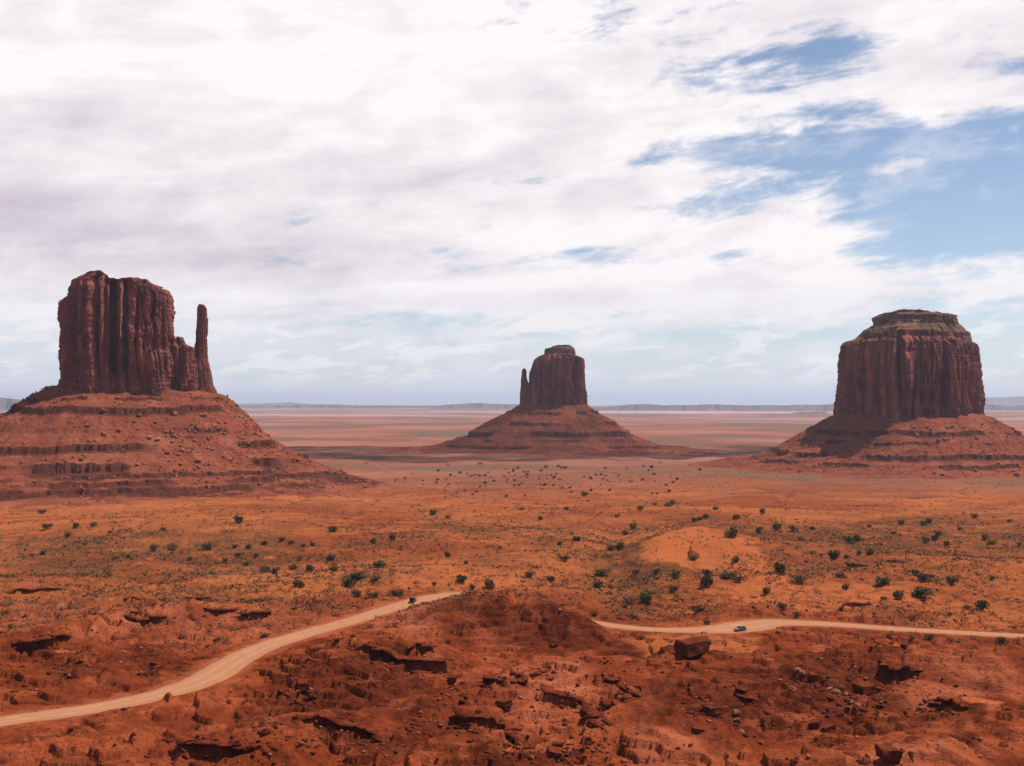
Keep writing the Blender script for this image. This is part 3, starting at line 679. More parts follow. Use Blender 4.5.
cliff('cap_rock', b3, M_cap, C3, D3, [(328, 871), (321, 872.3), (316, 871), (313.5, 876)], [(328, 959), (322, 958.5), (315, 957.8), (313.5, 953)],
    [(871, 315), (876, 313.2), (896, 311.8), (910, 310.8), (920, 311), (932, 312.8), (957, 314), (959, 316)], 325, 58, wedge=(898, 40), seed=560, n=2.8, nth=360, nz=44, amp=.6, strata=1.8)
prof3 = [(-30, 70), (0, 59), (30, 42), (85, 8), (120, -4), (170, -11), (250, -15)]
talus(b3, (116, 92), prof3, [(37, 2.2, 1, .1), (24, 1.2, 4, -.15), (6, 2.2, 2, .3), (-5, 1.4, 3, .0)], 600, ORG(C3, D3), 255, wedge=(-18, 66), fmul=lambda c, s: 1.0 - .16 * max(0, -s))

# ------------------------------------------------------------------ far mesas (terrain on the skyline)
def hills(px0, px1, d, prof, seed, depth=1800.0):
    """range of flat topped mesas; prof: (px, py of the skyline)"""
    n = int((px1 - px0) / .55) + 8
    px = np.linspace(px0, px1, n); zt = CAMZ - (np.interp(px, [a for a, _ in prof], [b for _, b in prof]) - HOR) * d / F
    zt = zt + (zt + 20) * .16 * fbm(px / 38., px * 0 + seed, 3, seed)
    x = (px - CX) / F * d; rows = []
    zg = -60
    fr = [(0.0, 0.0), (.10, .30), (.16, .42), (.18, .80), (.20, .86), (.215, 1.0), (.6, 1.0), (.8, .9), (1, .0)]
    for u, k in fr:
        yy = d + (u - .2) * depth + 260 * fbm(px / 14., px * 0 + 2, 3, seed + 1) * (1 - u)
        rows.append(np.column_stack([x * yy / d, yy, zg + k * (zt - zg)]))
    o = mesh_grid('hills', np.vstack(rows), len(fr), n, M_hill, smooth=False); tag(o, kind='structure')
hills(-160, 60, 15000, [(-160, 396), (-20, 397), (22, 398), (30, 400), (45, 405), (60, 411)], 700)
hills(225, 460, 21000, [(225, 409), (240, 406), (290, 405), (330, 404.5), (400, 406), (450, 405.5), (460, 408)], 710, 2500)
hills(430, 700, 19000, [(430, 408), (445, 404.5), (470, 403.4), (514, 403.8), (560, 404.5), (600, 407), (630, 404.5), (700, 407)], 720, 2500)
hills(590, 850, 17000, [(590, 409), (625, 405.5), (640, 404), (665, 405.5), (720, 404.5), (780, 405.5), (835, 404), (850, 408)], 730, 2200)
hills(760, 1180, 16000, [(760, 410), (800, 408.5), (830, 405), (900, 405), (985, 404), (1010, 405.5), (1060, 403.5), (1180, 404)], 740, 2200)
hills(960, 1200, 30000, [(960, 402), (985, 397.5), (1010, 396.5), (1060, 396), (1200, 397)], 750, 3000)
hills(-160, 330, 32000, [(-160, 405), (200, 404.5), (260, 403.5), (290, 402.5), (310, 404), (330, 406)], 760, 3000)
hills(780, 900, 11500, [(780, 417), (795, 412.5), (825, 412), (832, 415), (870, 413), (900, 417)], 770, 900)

# ------------------------------------------------------------------ ray placement on finished ground
bpy.context.view_layer.update(); DG = bpy.context.evaluated_depsgraph_get()
def hit(px, py):
    r = Vector(ray(px, py)).normalized()
    ok, loc, nor, idx, ob, mt = scene.ray_cast(DG, Vector((0, 0, CAMZ)), r)
    return (loc.copy(), nor.copy(), ob.name) if ok else (None, None, '')

# ------------------------------------------------------------------ rock ledges: slabs that lie on the lip of each scarp
def ledge(P, th, label, seed):
    P = np.array(P)[:, :2]; C = catmull(P, 24)
    seg = np.concatenate([[0], np.cumsum(np.hypot(*np.diff(C, axis=0).T))]); n = max(14, int(seg[-1] / .55))
    u = np.linspace(0, seg[-1], n); C = np.column_stack([np.interp(u, seg, C[:, 0]), np.interp(u, seg, C[:, 1])])
    C = C - np.column_stack([1.4 * fbm(C[:, 0] / 6, C[:, 1] / 6, 3, 51), 1.4 * fbm(C[:, 0] / 6, C[:, 1] / 6, 3, 55)])
    T = np.gradient(C, axis=0); T /= np.linalg.norm(T, axis=1)[:, None] + 1e-9
    Nn = np.column_stack([T[:, 1], -T[:, 0]])            # towards the camera side
    back = C - Nn * 1.6; zt = terrain(back[:, 0], back[:, 1])
    zt = .5 * zt + .5 * np.convolve(np.pad(zt, 6, 'edge'), np.ones(13) / 13, 'valid')
    tap = np.clip(np.minimum(u, seg[-1] - u) / (seg[-1] * .18 + .1), .12, 1) ** .6
    prof = [(-6.0, -.60), (-2.5, .02), (.0, .12), (1.7, .05), (1.9, -.28), (1.5, -.52), (.0, -.60), (-2.5, -1.2)]
    rows = []
    blocks = cell(np.floor(u / 1.7 + .4 * perlin(u / 2, u * 0, seed + 9)), u * 0, seed + 11)
    for k, (o_, h_) in enumerate(prof):
        j = .30 * fbm(u / 1.3, u * 0 + k * 3.1, 2, seed + 3); q = .22 * fbm(u / 1.1, u * 0 + k * 5.3, 2, seed + 5)
        fr = 1.0 if k in (3, 4, 5) else 0.0
        off = o_ * (tap if o_ < 0 else 1) * (.4 + .6 * th) + j + fr * (blocks - .5) * 2.2
        pt = C + Nn * off[:, None]
        z = zt + h_ * th * tap * 1.25 + q * th * .7 + (blocks - .5) * .6 * th * (k in (2, 3))
        rows.append(np.column_stack([pt, z]))
    V = np.vstack(rows); ctr = V.mean(0); ctr[2] = V[:, 2].min()
    o = mesh_grid('rock_ledge', V - ctr, len(prof), n, M_ledge, smooth=False); o.location = ctr
    tag(o, label, 'rock ledge', 'rock ledges'); return o
for i, ((Q, drop, fall), (_, _, _, th, lab)) in enumerate(zip(SCARPS, LEDGES)):
    ledge(Q, th * .8, lab, 900 + i * 17)

# ------------------------------------------------------------------ boulders
def rock_mesh(name, seed, mat, flat=.7, sub=2, blocky=False):
    bm = bmesh.new(); bmesh.ops.create_icosphere(bm, subdivisions=sub, radius=.5)
    off = Vector((seed * 3.1, seed * 1.7, seed))
    r_ = random.Random(seed); pl = [(Vector((r_.uniform(-1, 1), r_.uniform(-1, 1), r_.uniform(-1, 1))).normalized(), r_.uniform(.28, .42)) for _ in range(9)]
    if blocky:
        pl = [(Vector((a + r_.uniform(-.22, .22), b + r_.uniform(-.22, .22), c + r_.uniform(-.15, .15))).normalized(), r_.uniform(.30, .36)) for a, b, c in ((1, 0, 0), (-1, 0, 0), (0, 1, 0), (0, -1, 0), (0, 0, 1), (0, 0, -1))]
        for v in bm.verts: v.co *= 1.25
    for v in bm.verts:
        p = v.co.copy()
        for nrm, dd in pl:
            e = p.dot(nrm) - dd
            if e > 0: p -= nrm * e
        p *= 1 + .22 * mnoise.noise(v.co * 2.6 + off)
        v.co = Vector((p.x * 1.15, p.y * .95, p.z * flat))
    me = bpy.data.meshes.new(name); bm.to_mesh(me); bm.free(); me.materials.append(mat); return me
RK_red = [rock_mesh('boulder', 10 + i, M_boulder, .65 + .05 * (i % 4)) for i in range(7)]
RK_dark = [rock_mesh('boulder', 40 + i, M_darkrock, .55 + .06 * (i % 4), 3, True) for i in range(7)]
def boulder(loc, size, meshes, label, group=None, sink=.16, cat='boulder', name='boulder', sc=(1, 1, 1)):
    o = bpy.data.objects.new(name, random.choice(meshes)); COL.objects.link(o)
    o.location = Vector(loc) + Vector((0, 0, size * (.5 * .65 - sink)))
    o.scale = tuple(size * k for k in sc); o.rotation_euler = (random.uniform(-.25, .25), random.uniform(-.25, .25), random.uniform(0, 6.28))
    tag(o, label, cat, group); return o

big = rock_mesh('boulder', 77, M_darkrock, .75, 4, True)
h_, n_, _ = hit(694, 654)
o = boulder(h_, 10.0, [big], 'large dark flat topped boulder standing alone below the road, left of the parked grey car', sink=.1, sc=(1.05, .8, .78)); o.rotation_euler = (.05, -.06, .25)
SPECIAL = [(865, 692, 6.0, 'dark angular boulder below the black ledge at right'), (905, 648, 3.6, 'small black boulder on the crest right of the small peak'),
    (553, 648, 3.2, 'upright dark rock at the back edge of the pinkish bench'), (505, 706, 4.2, 'dark rock sitting on the pinkish bench beside the winding ledge'),
    (452, 681, 3.0, 'squat dark rock above the top end of the winding ledge'), (742, 693, 4.0, 'dark rock on the gullied slope below the parked grey car'),
    (712, 713, 5.0, 'cluster sized dark boulder on the lower gullied slope'), (815, 727, 4.0, 'dark boulder on the slope near the bottom, right of centre'),
    (828, 731, 3.6, 'smaller dark boulder touching the right side of another near the bottom'), (888, 758, 6.0, 'dark boulder at the bottom edge at lower right'),
    (303, 688, 4.0, 'dark boulder topmost on the rubbly slope right of the road curve'), (312, 696, 3.4, 'dark boulder in the rubbly slope just under the topmost one'),
    (813, 678, 3.4, 'dark block beside pale stones on the right slope'), (553, 757, 4.0, 'dark boulder at the foot of the winding ledge, bottom edge'),
    (698, 733, 3.0, 'dark stone at the left foot of the lower gullied slope'), (425, 604, 1.8, 'small reddish stone on the roadside near the dark car')]
for px, py, s, lab in SPECIAL:
    h_, n_, _ = hit(px, py)
    if h_: boulder(h_, s, RK_dark, lab)
# pale stones on the right slope
for k, (px, py) in enumerate([(798, 671), (803, 674), (830, 690), (836, 693), (841, 688), (852, 703), (857, 706), (848, 708), (925, 700), (932, 704), (921, 709), (736, 714), (738, 722), (792, 690)]):
    h_, n_, _ = hit(px, py)
    if h_: boulder(h_, random.uniform(1.3, 2.3), RK_red, 'pale stone scattered among dark rocks on the right foreground slope', 'pale stones on the right slope')
# boulders on the talus skirts
def scatter_talus(region, nmax, smin, smax, label, group, ok):
    k = 0; tries = 0
    while k < nmax and tries < nmax * 12:
        tries += 1
        px, py = region()
        h_, n_, ob = hit(px, py)
        if h_ is None or not ob.startswith(ok): continue
        s = smin + (smax - smin) * random.random() ** 2.5
        boulder(h_, s, RK_red, label, group); k += 1
scatter_talus(lambda: (random.uniform(70, 330), random.uniform(398, 485)), 120, 2.0, 7.0, 'reddish boulder lying on the rubble skirt of the broad left butte', 'boulders on the left butte skirt', 'talus')
scatter_talus(lambda: (random.gauss(215, 45), random.gauss(448, 16)), 60, 2.4, 7.0, 'reddish boulder lying on the rubble skirt of the broad left butte', 'boulders on the left butte skirt', 'talus')
scatter_talus(lambda: (random.uniform(775, 1024), random.uniform(420, 476)), 100, 2.6, 8.5, 'reddish boulder lying on the rubble skirt of the block shaped right butte', 'boulders on the right butte skirt', 'talus')
for px, py, s in [(771, 455, 6), (764, 456, 4.5)]:
    h_, n_, _ = hit(px, py); boulder(h_, s, RK_red, 'lone boulder on the plain left of the right butte skirt, one of two', 'pair of lone boulders')

# stones too many to count on the skirts
def skirt_stones(ob, n, smin, smax, mat):
    me = ob.data; co = np.empty(len(me.vertices) * 3, np.float32); me.vertices.foreach_get('co', co); co = co.reshape(-1, 3)
    k = rng.integers(0, len(co), n * 3); co = co[k] + rng.normal(size=(n * 3, 3)) * (.8, .8, 0)
    c, s_ = math.cos(ob.parent.rotation_euler.z), math.sin(ob.parent.rotation_euler.z)
    P = np.column_stack([co[:, 0] * c - co[:, 1] * s_ + ob.parent.location.x, co[:, 0] * s_ + co[:, 1] * c + ob.parent.location.y, co[:, 2]])
    q = fbm(P[:, 0] / 45, P[:, 1] / 45, 3, 411); P = P[(co[:, 1] < 40) & (q + rng.normal(size=len(q)) * .35 > .05)][:n]; N = len(P)
    base = np.array([(1, 0, 0), (-1, 0, 0), (0, 1, 0), (0, -1, 0), (0, 0, 1), (0, 0, -1)], float) * .5
    tri = np.array([(0, 2, 4), (2, 1, 4), (1, 3, 4), (3, 0, 4), (2, 0, 5), (1, 2, 5), (3, 1, 5), (0, 3, 5)])
    s = smin + (smax - smin) * rng.random(N) ** 4
    V = (P[:, None] + (base[None] * rng.uniform(.5, 1.3, (N, 6, 1)) + rng.uniform(-.2, .2, (N, 6, 3))) * s[:, None, None] + np.array((0, 0, .2)) * s[:, None, None]).reshape(-1, 3)
    o = mesh_obj('rubble', V, (tri[None] + (np.arange(N) * 6)[:, None, None]).reshape(-1, 3), mat); tag(o, 'broken stones strewn over the skirt of a butte', 'rubble', kind='stuff')
for ob in [o for o in COL.objects if o.name.startswith('talus')]:
    far = ob.parent.location.y > 2000
    skirt_stones(ob, 1800 if far else 5500, 1.2 if far else .8, 5.0 if far else 3.6, M_boulder)
# uncountable rubble of the foreground, one mesh
def rubble(n, region, mat, smin, smax, dens, name):
    base = np.array([(1, 0, 0), (-1, 0, 0), (0, 1, 0), (0, -1, 0), (0, 0, 1), (0, 0, -1)], float) * .5
    tri = np.array([(0, 2, 4), (2, 1, 4), (1, 3, 4), (3, 0, 4), (2, 0, 5), (1, 2, 5), (3, 1, 5), (0, 3, 5)])
    x, y = region(n); m = dens(x, y); k = rng.random(len(x)) < m; x, y = x[k], y[k]; z = terrain(x, y)
    N = len(x); s = smin + (smax - smin) * rng.random(N) ** 4.0
    off = base[None] * rng.uniform(.5, 1.25, (N, 6, 1)) + rng.uniform(-.16, .16, (N, 6, 3))
    a = rng.random(N) * 6.28; ca, sa = np.cos(a)[:, None], np.sin(a)[:, None]
    X = off[..., 0] * ca - off[..., 1] * sa; Y = off[..., 0] * sa + off[..., 1] * ca
    V = np.stack([x[:, None] + X * s[:, None] * 1.3, y[:, None] + Y * s[:, None] * 1.3, z[:, None] + (off[..., 2] * .8 + .15) * s[:, None]], -1).reshape(-1, 3)
    T = (tri[None] + (np.arange(N) * 6)[:, None, None]).reshape(-1, 3)
    o = mesh_obj(name, V, T, mat); tag(o, kind='stuff'); return o
def reg_polar(d0, d1, a0=-29, a1=29):
    def f(n):
        d = 1 / (1 / d0 + (1 / d1 - 1 / d0) * rng.random(n)); a = R(a0) + (R(a1) - R(a0)) * rng.random(n)
        return d * np.sin(a), d * np.cos(a)
    return f
def d_rub(x, y):
    dd, par, _ = poly_dist(x, y, road_c[::6]); hw = np.interp(par, np.arange(len(road_c[::6])), road_c[::6, 2])
    q = sst(fbm(x / 16, y / 16, 4, 95), .25, .75) * .7 + .012
    for Q, drop, fall in SCARPS:
        Q = np.array(Q); k = np.where((np.abs(x - Q[:, 0].mean()) < 60) & (np.abs(y - Q[:, 1].mean()) < 60))[0]
        if len(k):
            d2, _, sd = poly_dist(x[k], y[k], Q); q[k] = np.maximum(q[k], np.where(sd < 0, np.exp(-d2 / 5), np.exp(-d2 / 1.5)))
    for px, py, rx, ry in [(70, 658, 34, 12), (155, 655, 38, 16), (15, 670, 25, 14), (300, 690, 25, 20), (850, 690, 80, 25), (620, 690, 25, 14), (580, 750, 40, 14), (700, 715, 25, 20)]:
        q = np.maximum(q, .8 * px_blob(x, y, px, py, rx, ry))
    return q * sst(dd - hw, 1.5, 6)
o = rubble(45000, reg_polar(212, 470), M_darkrock, .2, 1.5, d_rub, 'rubble'); tag(o, 'dark broken stones strewn over the foreground slopes', 'rubble')
o = rubble(16000, reg_polar(225, 480), M_boulder, .25, 1.5, lambda x, y: d_rub(x, y) * .7, 'rubble'); tag(o, 'reddish broken stones strewn over the foreground slopes', 'rubble')

def slabs(n):
    x, y = reg_polar(212, 460)(n); k = rng.random(n) < d_rub(x, y) ** 1.6 * .8; x, y = x[k], y[k]; z = terrain(x, y); N = len(x)
    c8 = np.array([(-1, -1, -1), (1, -1, -1), (1, 1, -1), (-1, 1, -1), (-1, -1, 1), (1, -1, 1), (1, 1, 1), (-1, 1, 1)], float) * .5
    q6 = np.array([(0, 3, 2, 1), (4, 5, 6, 7), (0, 1, 5, 4), (1, 2, 6, 5), (2, 3, 7, 6), (3, 0, 4, 7)])
    s = .25 + 1.9 * rng.random(N) ** 4
    off = c8[None] * np.stack([rng.uniform(.8, 1.6, N), rng.uniform(.6, 1.1, N), rng.uniform(.22, .45, N)], -1)[:, None] + rng.uniform(-.14, .14, (N, 8, 3)) * (1, 1, .5)
    a = rng.random(N) * 6.28; ca, sa = np.cos(a)[:, None], np.sin(a)[:, None]; tx, ty = rng.normal(size=(2, N, 1)) * .22
    X = off[..., 0] * ca - off[..., 1] * sa; Y = off[..., 0] * sa + off[..., 1] * ca; Z = off[..., 2] + X * tx + Y * ty + .10
    V = np.stack([x[:, None] + X * s[:, None], y[:, None] + Y * s[:, None], z[:, None] + Z * s[:, None]], -1).reshape(-1, 3)
    o = mesh_obj('rubble', V, (q6[None] + (np.arange(N) * 8)[:, None, None]).reshape(-1, 4), M_ledge); tag(o, 'flat broken slabs of red rock strewn under the foreground ledges', 'rubble', kind='stuff')
slabs(10000)
# ------------------------------------------------------------------ shrubs
def leaf_cloud(n, seed, leaf, lumps, squash=.75):
    r_ = np.random.default_rng(seed)
    c = np.column_stack([r_.uniform(-.30, .30, lumps), r_.uniform(-.30, .30, lumps), r_.uniform(.22, .55, lumps)]); rad = r_.uniform(.16, .30, lumps)
    k = r_.integers(0, lumps, n); v = r_.normal(size=(n, 3)); v /= np.linalg.norm(v, axis=1)[:, None]
    p = c[k] + v * (rad[k] * r_.uniform(.55, 1.05, n))[:, None]; p[:, 2] = np.maximum(p[:, 2], .03) * squash / .75
    t1 = r_.normal(size=(n, 3)); t1 /= np.linalg.norm(t1, axis=1)[:, None]; t2 = np.cross(t1, r_.normal(size=(n, 3))); t2 /= np.linalg.norm(t2, axis=1)[:, None]
    s = (leaf * r_.uniform(.6, 1.3, n))[:, None]
    V = np.stack([p - t1 * s, p + t2 * s * .7, p + t1 * s, p - t2 * s * .7], 1).reshape(-1, 3)
    return V, np.arange(n * 4).reshape(-1, 4)
def stem_mesh(seed):
    r_ = random.Random(seed); bm = bmesh.new()
    for k in range(5):
        a = k * 1.26 + r_.uniform(-.4, .4); d_ = Vector((math.cos(a) * .28, math.sin(a) * .28, .5)); p0 = Vector((math.cos(a) * .03, math.sin(a) * .03, -.06)); p1 = p0 + d_ * r_.uniform(.7, 1)
        m = Matrix.Translation((p0 + p1) / 2) @ (p1 - p0).to_track_quat('Z', 'Y').to_matrix().to_4x4()
        bmesh.ops.create_cone(bm, cap_ends=True, segments=6, radius1=.03, radius2=.012, depth=(p1 - p0).length, matrix=m)
    me = bpy.data.meshes.new('stem'); bm.to_mesh(me); bm.free(); me.materials.append(M_wood); return me
FOL = {}
for kind, mat in (('juniper', M_leaf), ('sage', M_sage)):
    FOL[kind] = []
    for i in range(6):
        V, Q = leaf_cloud(620, 50 + i, .062 if kind == 'juniper' else .05, 9, .75 if kind == 'juniper' else .6)
        me = bpy.data.meshes.new('foliage'); fill(me, V, Q); me.materials.append(mat); FOL[kind].append(me)
STEM = [stem_mesh(i) for i in range(4)]
def shrub(px, py, wpx, label, group='desert shrubs on the valley floor', kind='juniper', parts=True):
    h_, n_, ob = hit(px, py)
    if h_ is None: return
    wm = wpx * h_.y / F
    if parts:
        o = empty('juniper_shrub' if kind == 'juniper' else 'sagebrush_shrub', h_ - Vector((0, 0, .1)), random.uniform(0, 6.28)); k = wm / .95
        o.scale = (k, k, k * random.uniform(.85, 1.1) * (.62 if wpx > 14 else .8 if kind == 'sage' else 1))
        f = bpy.data.objects.new('foliage', random.choice(FOL[kind])); COL.objects.link(f); f.parent = o
        s = bpy.data.objects.new('stem', random.choice(STEM)); COL.objects.link(s); s.parent = o
    else:
        o = bpy.data.objects.new('desert_shrub', random.choice(FOL[kind])); COL.objects.link(o); o.location = h_ - Vector((0, 0, .1)); o.rotation_euler = (0, 0, random.uniform(0, 6.28)); k = wm / .95; o.scale = (k, k, k * .9)
    tag(o, label, 'shrub', group)
J = 'juniper'; S_ = 'sage'
BIG = [  # px, py of the foot, width in pixels, label, kind
    (923, 597, 23, 'largest dark green shrub, on bare orange sand above the road at right', J), (897, 600, 12, 'dark shrub just left of the largest one on the right sand', J), (884, 600, 8, 'small shrub second to the left of the largest one on the right sand', S_),
    (883, 584, 16, 'wide shrub on the rise above the largest one at right', J), (924, 581, 22, 'low grey green shrub patch right of the wide shrub at right', S_), (951, 583, 14, 'faint grey shrub farthest right on the right rise', S_),
    (982, 610, 14, 'dark low shrub near the right edge above the road', J), (968, 609, 9, 'grey green shrub touching the low dark one near the right edge', S_), (779, 573, 14, 'dark round shrub at the right foot of the sand dune', J),
    (799, 581, 16, 'brownish dead looking shrub right of the round shrub by the dune', S_), (841, 578, 12, 'pale yellow green shrub on the plain right of the dune', S_), (833, 559, 13, 'dark shrub, left of a pair beyond the dark red ledge', J), (847, 559, 7, 'small shrub, right of a pair beyond the dark red ledge', J),
    (849, 544, 12, 'tall dark shrub in the scatter far right of the dune', J), (856, 542, 9, 'shrub leaning against the tall dark one far right of the dune', J), (859, 555, 6, 'little shrub between the two right hand pairs', J), (870, 555, 8, 'small bright shrub end of the row beyond the dark red ledge', J),
    (732, 537, 13, 'dark shrub on the right end of the sand dune crest', J), (759, 533, 8, 'shrub next right after the dune crest shrub', J), (777, 530, 10, 'dark upright shrub right beyond the dune', J), (793, 531, 8, 'round shrub right of the upright one beyond the dune', J),
    (694, 559, 12, 'reddish brown bush on the bare face of the sand dune', S_), (736, 562, 8, 'round dark shrub alone on the right flank of the dune', J), (706, 587, 14, 'dark shrub below the dune, nearest to its foot', J), (707, 577, 11, 'shrub stacked right above the nearest one below the dune', J),
    (728, 578, 16, 'wide dark shrub right below the dune', J), (738, 582, 10, 'smaller shrub at the right end of the wide one below the dune', J), (766, 593, 9, 'small shrub between the dune foot and the road', J), (697, 612, 17, 'pale green bushy shrub on the slope above the grey car', S_), (707, 624, 9, 'brown bush close above the road left of the grey car', S_),
    (797, 615, 9, 'brownish shrub beside the road right of the grey car', S_), (782, 608, 11, 'low straw coloured shrub above the road bend at right', S_), (648, 596, 17, 'tall dark double shrub in the gully left of the dune', J), (646, 603, 13, 'dark shrub at the foot of the tall double one in the gully', J), (674, 590, 11, 'olive shrub on the right bank of the gully', S_), (676, 578, 11, 'dark shrub high on the right bank of the gully', J),
    (629, 605, 13, 'olive shrub low in the gully left of the double shrub', S_), (632, 619, 13, 'brown tangled bush at the bottom of the gully', S_), (636, 574, 7, 'small dark shrub in the middle of the gully slope', J), (657, 573, 7, 'small dark shrub beside it, nearer the dune', J), (601, 575, 15, 'broad dark shrub on the plain left of the gully', J), (598, 588, 10, 'shrub directly below the broad one left of the gully', J),
    (564, 561, 9, 'round shrub on the open slope in the centre', J), (529, 577, 12, 'olive shrub on orange sand above the hidden road', S_), (551, 581, 8, 'dark shrub right of the olive one on orange sand', J), (577, 541, 8, 'shrub alone on the upper open slope in the centre', J), (633, 529, 9, 'dark shrub high above the gully', J), (611, 551, 8, 'left of two joined shrubs above the gully', J), (619, 550, 9, 'right of two joined shrubs above the gully', J),
    (490, 587, 11, 'dark shrub with pale foot, right of the road crest', J), (472, 589, 7, 'little shrub left of the dark one by the road crest', J), (462, 582, 11, 'olive shrub above the end of the visible road', J), (434, 585, 5, 'tiny shrub above the road crest', J), (397, 595, 14, 'grey green shrub beside the dark car on the road', S_), (373, 597, 12, 'olive shrub left of the grey green one beside the road', S_), (357, 597, 10, 'dark low shrub lowest in the cluster left of the dark car', J), (348, 586, 13, 'dark shrub at the left of a touching pair above the road', J), (358, 579, 17, 'large dark shrub at the right of a touching pair above the road', J), (376, 581, 10, 'grey shrub just right of the touching pair above the road', S_),
    (380, 567, 15, 'big dark round shrub highest of the cluster above the dark car', J), (447, 557, 7, 'round shrub on the bare slope right of the cluster', J), (466, 564, 5, 'tiny dark shrub right of the round one on the bare slope', J), (393, 540, 8, 'olive shrub on the flat above the cluster', J), (373, 544, 8, 'dark flat shrub on the flat above the cluster', J),
    (299, 587, 11, 'dark shrub lowest on the orange flat left of the cluster', J), (275, 574, 9, 'dark shrub ending a long row at left', J), (265, 572, 14, 'low olive shrub in the long row at left', S_), (294, 569, 12, 'low spreading shrub right of the long row', S_), (310, 570, 8, 'round dark shrub right of the spreading one', J), (334, 571, 11, 'shrub below the tall one on the left flat', S_), (331, 560, 9, 'tall narrow dark shrub on the left flat', J),
    (333, 532, 9, 'dark shrub under the foot of the left butte skirt, right end', J), (238, 523, 11, 'dark double shrub on the bright straw flat below the left butte', J), (207, 550, 10, 'round shrub alone mid left on the reddish flat', J), (173, 550, 12, 'bright green low shrub mid left', S_), (154, 551, 8, 'shrub left of the bright green one mid left', J), (47, 529, 9, 'dark shrub nearest the left edge on the upper flat', J), (68, 537, 8, 'shrub lowest of the small group near the left edge', J), (76, 528, 7, 'shrub above the lowest of the small group near the left edge', J), (218, 641, 9, 'brown shrub between the road and the rocky hollow at left', S_), (265, 636, 9, 'brown bush on the road verge at left', S_), (929, 639, 11, 'green roadside shrub, right of three before the road at right', S_), (1002, 642, 12, 'low roadside shrub near the right edge', S_),
]
for px, py, wd, lab, kd in BIG: shrub(px, py, wd, lab, kind=kd)
ZONES = [
    ([(93, 527), (110, 533), (115, 559), (128, 558), (163, 530), (42, 514), (32, 556), (43, 555), (235, 548), (238, 556), (248, 549), (256, 557), (246, 566), (225, 562), (264, 545), (282, 541), (291, 544), (312, 546), (303, 547), (300, 560), (243, 600), (85, 545), (190, 560)], 'small dark shrub, one of many dotting the left flat below the broad butte', 'small shrubs on the left flat'),
    ([(448, 518), (522, 510), (567, 510), (585, 496), (433, 515), (617, 517), (595, 616), (500, 548), (540, 520), (560, 545), (640, 510), (655, 505), (668, 506), (672, 505), (625, 535)], 'small dark shrub, one of many dotting the central slope', 'small shrubs on the central slope'),
    ([(736, 519), (762, 514), (706, 518), (700, 520), (694, 522), (716, 510), (901, 525), (894, 534), (929, 523), (924, 525), (947, 545), (934, 541), (926, 543), (938, 536), (992, 545), (985, 540), (1019, 545), (800, 540), (812, 530), (880, 545), (960, 530), (869, 527), (889, 637), (912, 639), (841, 610), (846, 590), (992, 580), (975, 518), (1010, 522), (915, 575)], 'small dark shrub, one of many dotting the right plain beyond the road', 'small shrubs on the right plain'),
]
for pts, lab, grp in ZONES:
    for px, py in pts: shrub(px, py, random.uniform(5, 8), lab, grp, random.choice((J, J, S_)))
for k in range(130):
    px, py = random.gauss(530, 85), random.gauss(478, 9)
    if py < 462: continue
    shrub(px, py, random.uniform(1.5, 4.2), 'tiny green shrub of the loose scatter in front of the middle butte', 'shrubs before the middle butte', random.choice((J, S_)), False)

# low desert scrub, far too many to count: one mesh
def scrub(n, name, mat, d0, d1, smin, smax, dens):
    x, y = reg_polar(d0, d1)(n); k = rng.random(n) < dens(x, y); x, y = x[k], y[k]; N = len(x); z = terrain(x, y)
    s = (smin + (smax - smin) * rng.random(N) ** 2); q = 7
    c = np.column_stack([x, y, z])[:, None, :] + rng.normal(size=(N, q, 3)) * (s[:, None] * np.array((.42, .42, .0)))[:, None, :]
    c[..., 2] += s[:, None] * rng.uniform(.1, .55, (N, q))
    t1 = rng.normal(size=(N, q, 3)); t2 = rng.normal(size=(N, q, 3)); l = (s * .34)[:, None, None]
    V = np.stack([c - t1 * l * .6, c + t2 * l * .6, c + t1 * l * .6], 2).reshape(-1, 3)
    o = mesh_obj(name, V, np.arange(len(V)).reshape(-1, 3), mat); tag(o, kind='stuff'); return o
def d_scr(x, y):
    dd, par, _ = poly_dist(x, y, road_c[::6]); hw = np.interp(par, np.arange(len(road_c[::6])), road_c[::6, 2])
    q = (.2 + .8 * sst(fbm(x / 55, y / 55, 4, 97), -.25, .45)) * (.45 + .9 * np.clip(px_blob(x, y, 635, 560, 40, 34) + px_blob(x, y, 900, 536, 190, 26) + px_blob(x, y, 130, 550, 190, 24) + .7 * px_blob(x, y, 520, 525, 150, 20), 0, 1)) * (1 - .80 * sst(px_blob(x, y, 690, 543, 48, 17), .3, .7)) * (1 - .8 * px_blob(x, y, 830, 592, 110, 16))
    return q * sst(dd - hw, 1, 4) * sst(np.hypot(x, y), 370, 450)
o = scrub(85000, 'desert_scrub', M_sage, 380, 1500, .6, 2.1, d_scr); tag(o, 'low grey green scrub tufts over the middle plain', 'scrub')
o = scrub(60000, 'dry_grass', M_dry, 380, 1200, .4, 1.3, d_scr); tag(o, 'low straw coloured grass tufts over the middle plain', 'grass')
o = scrub(15000, 'dark_scrub', M_leaf, 430, 1600, .7, 2.3, lambda x, y: d_scr(x, y) * .8); tag(o, 'small dark scrub dots over the middle plain', 'scrub')

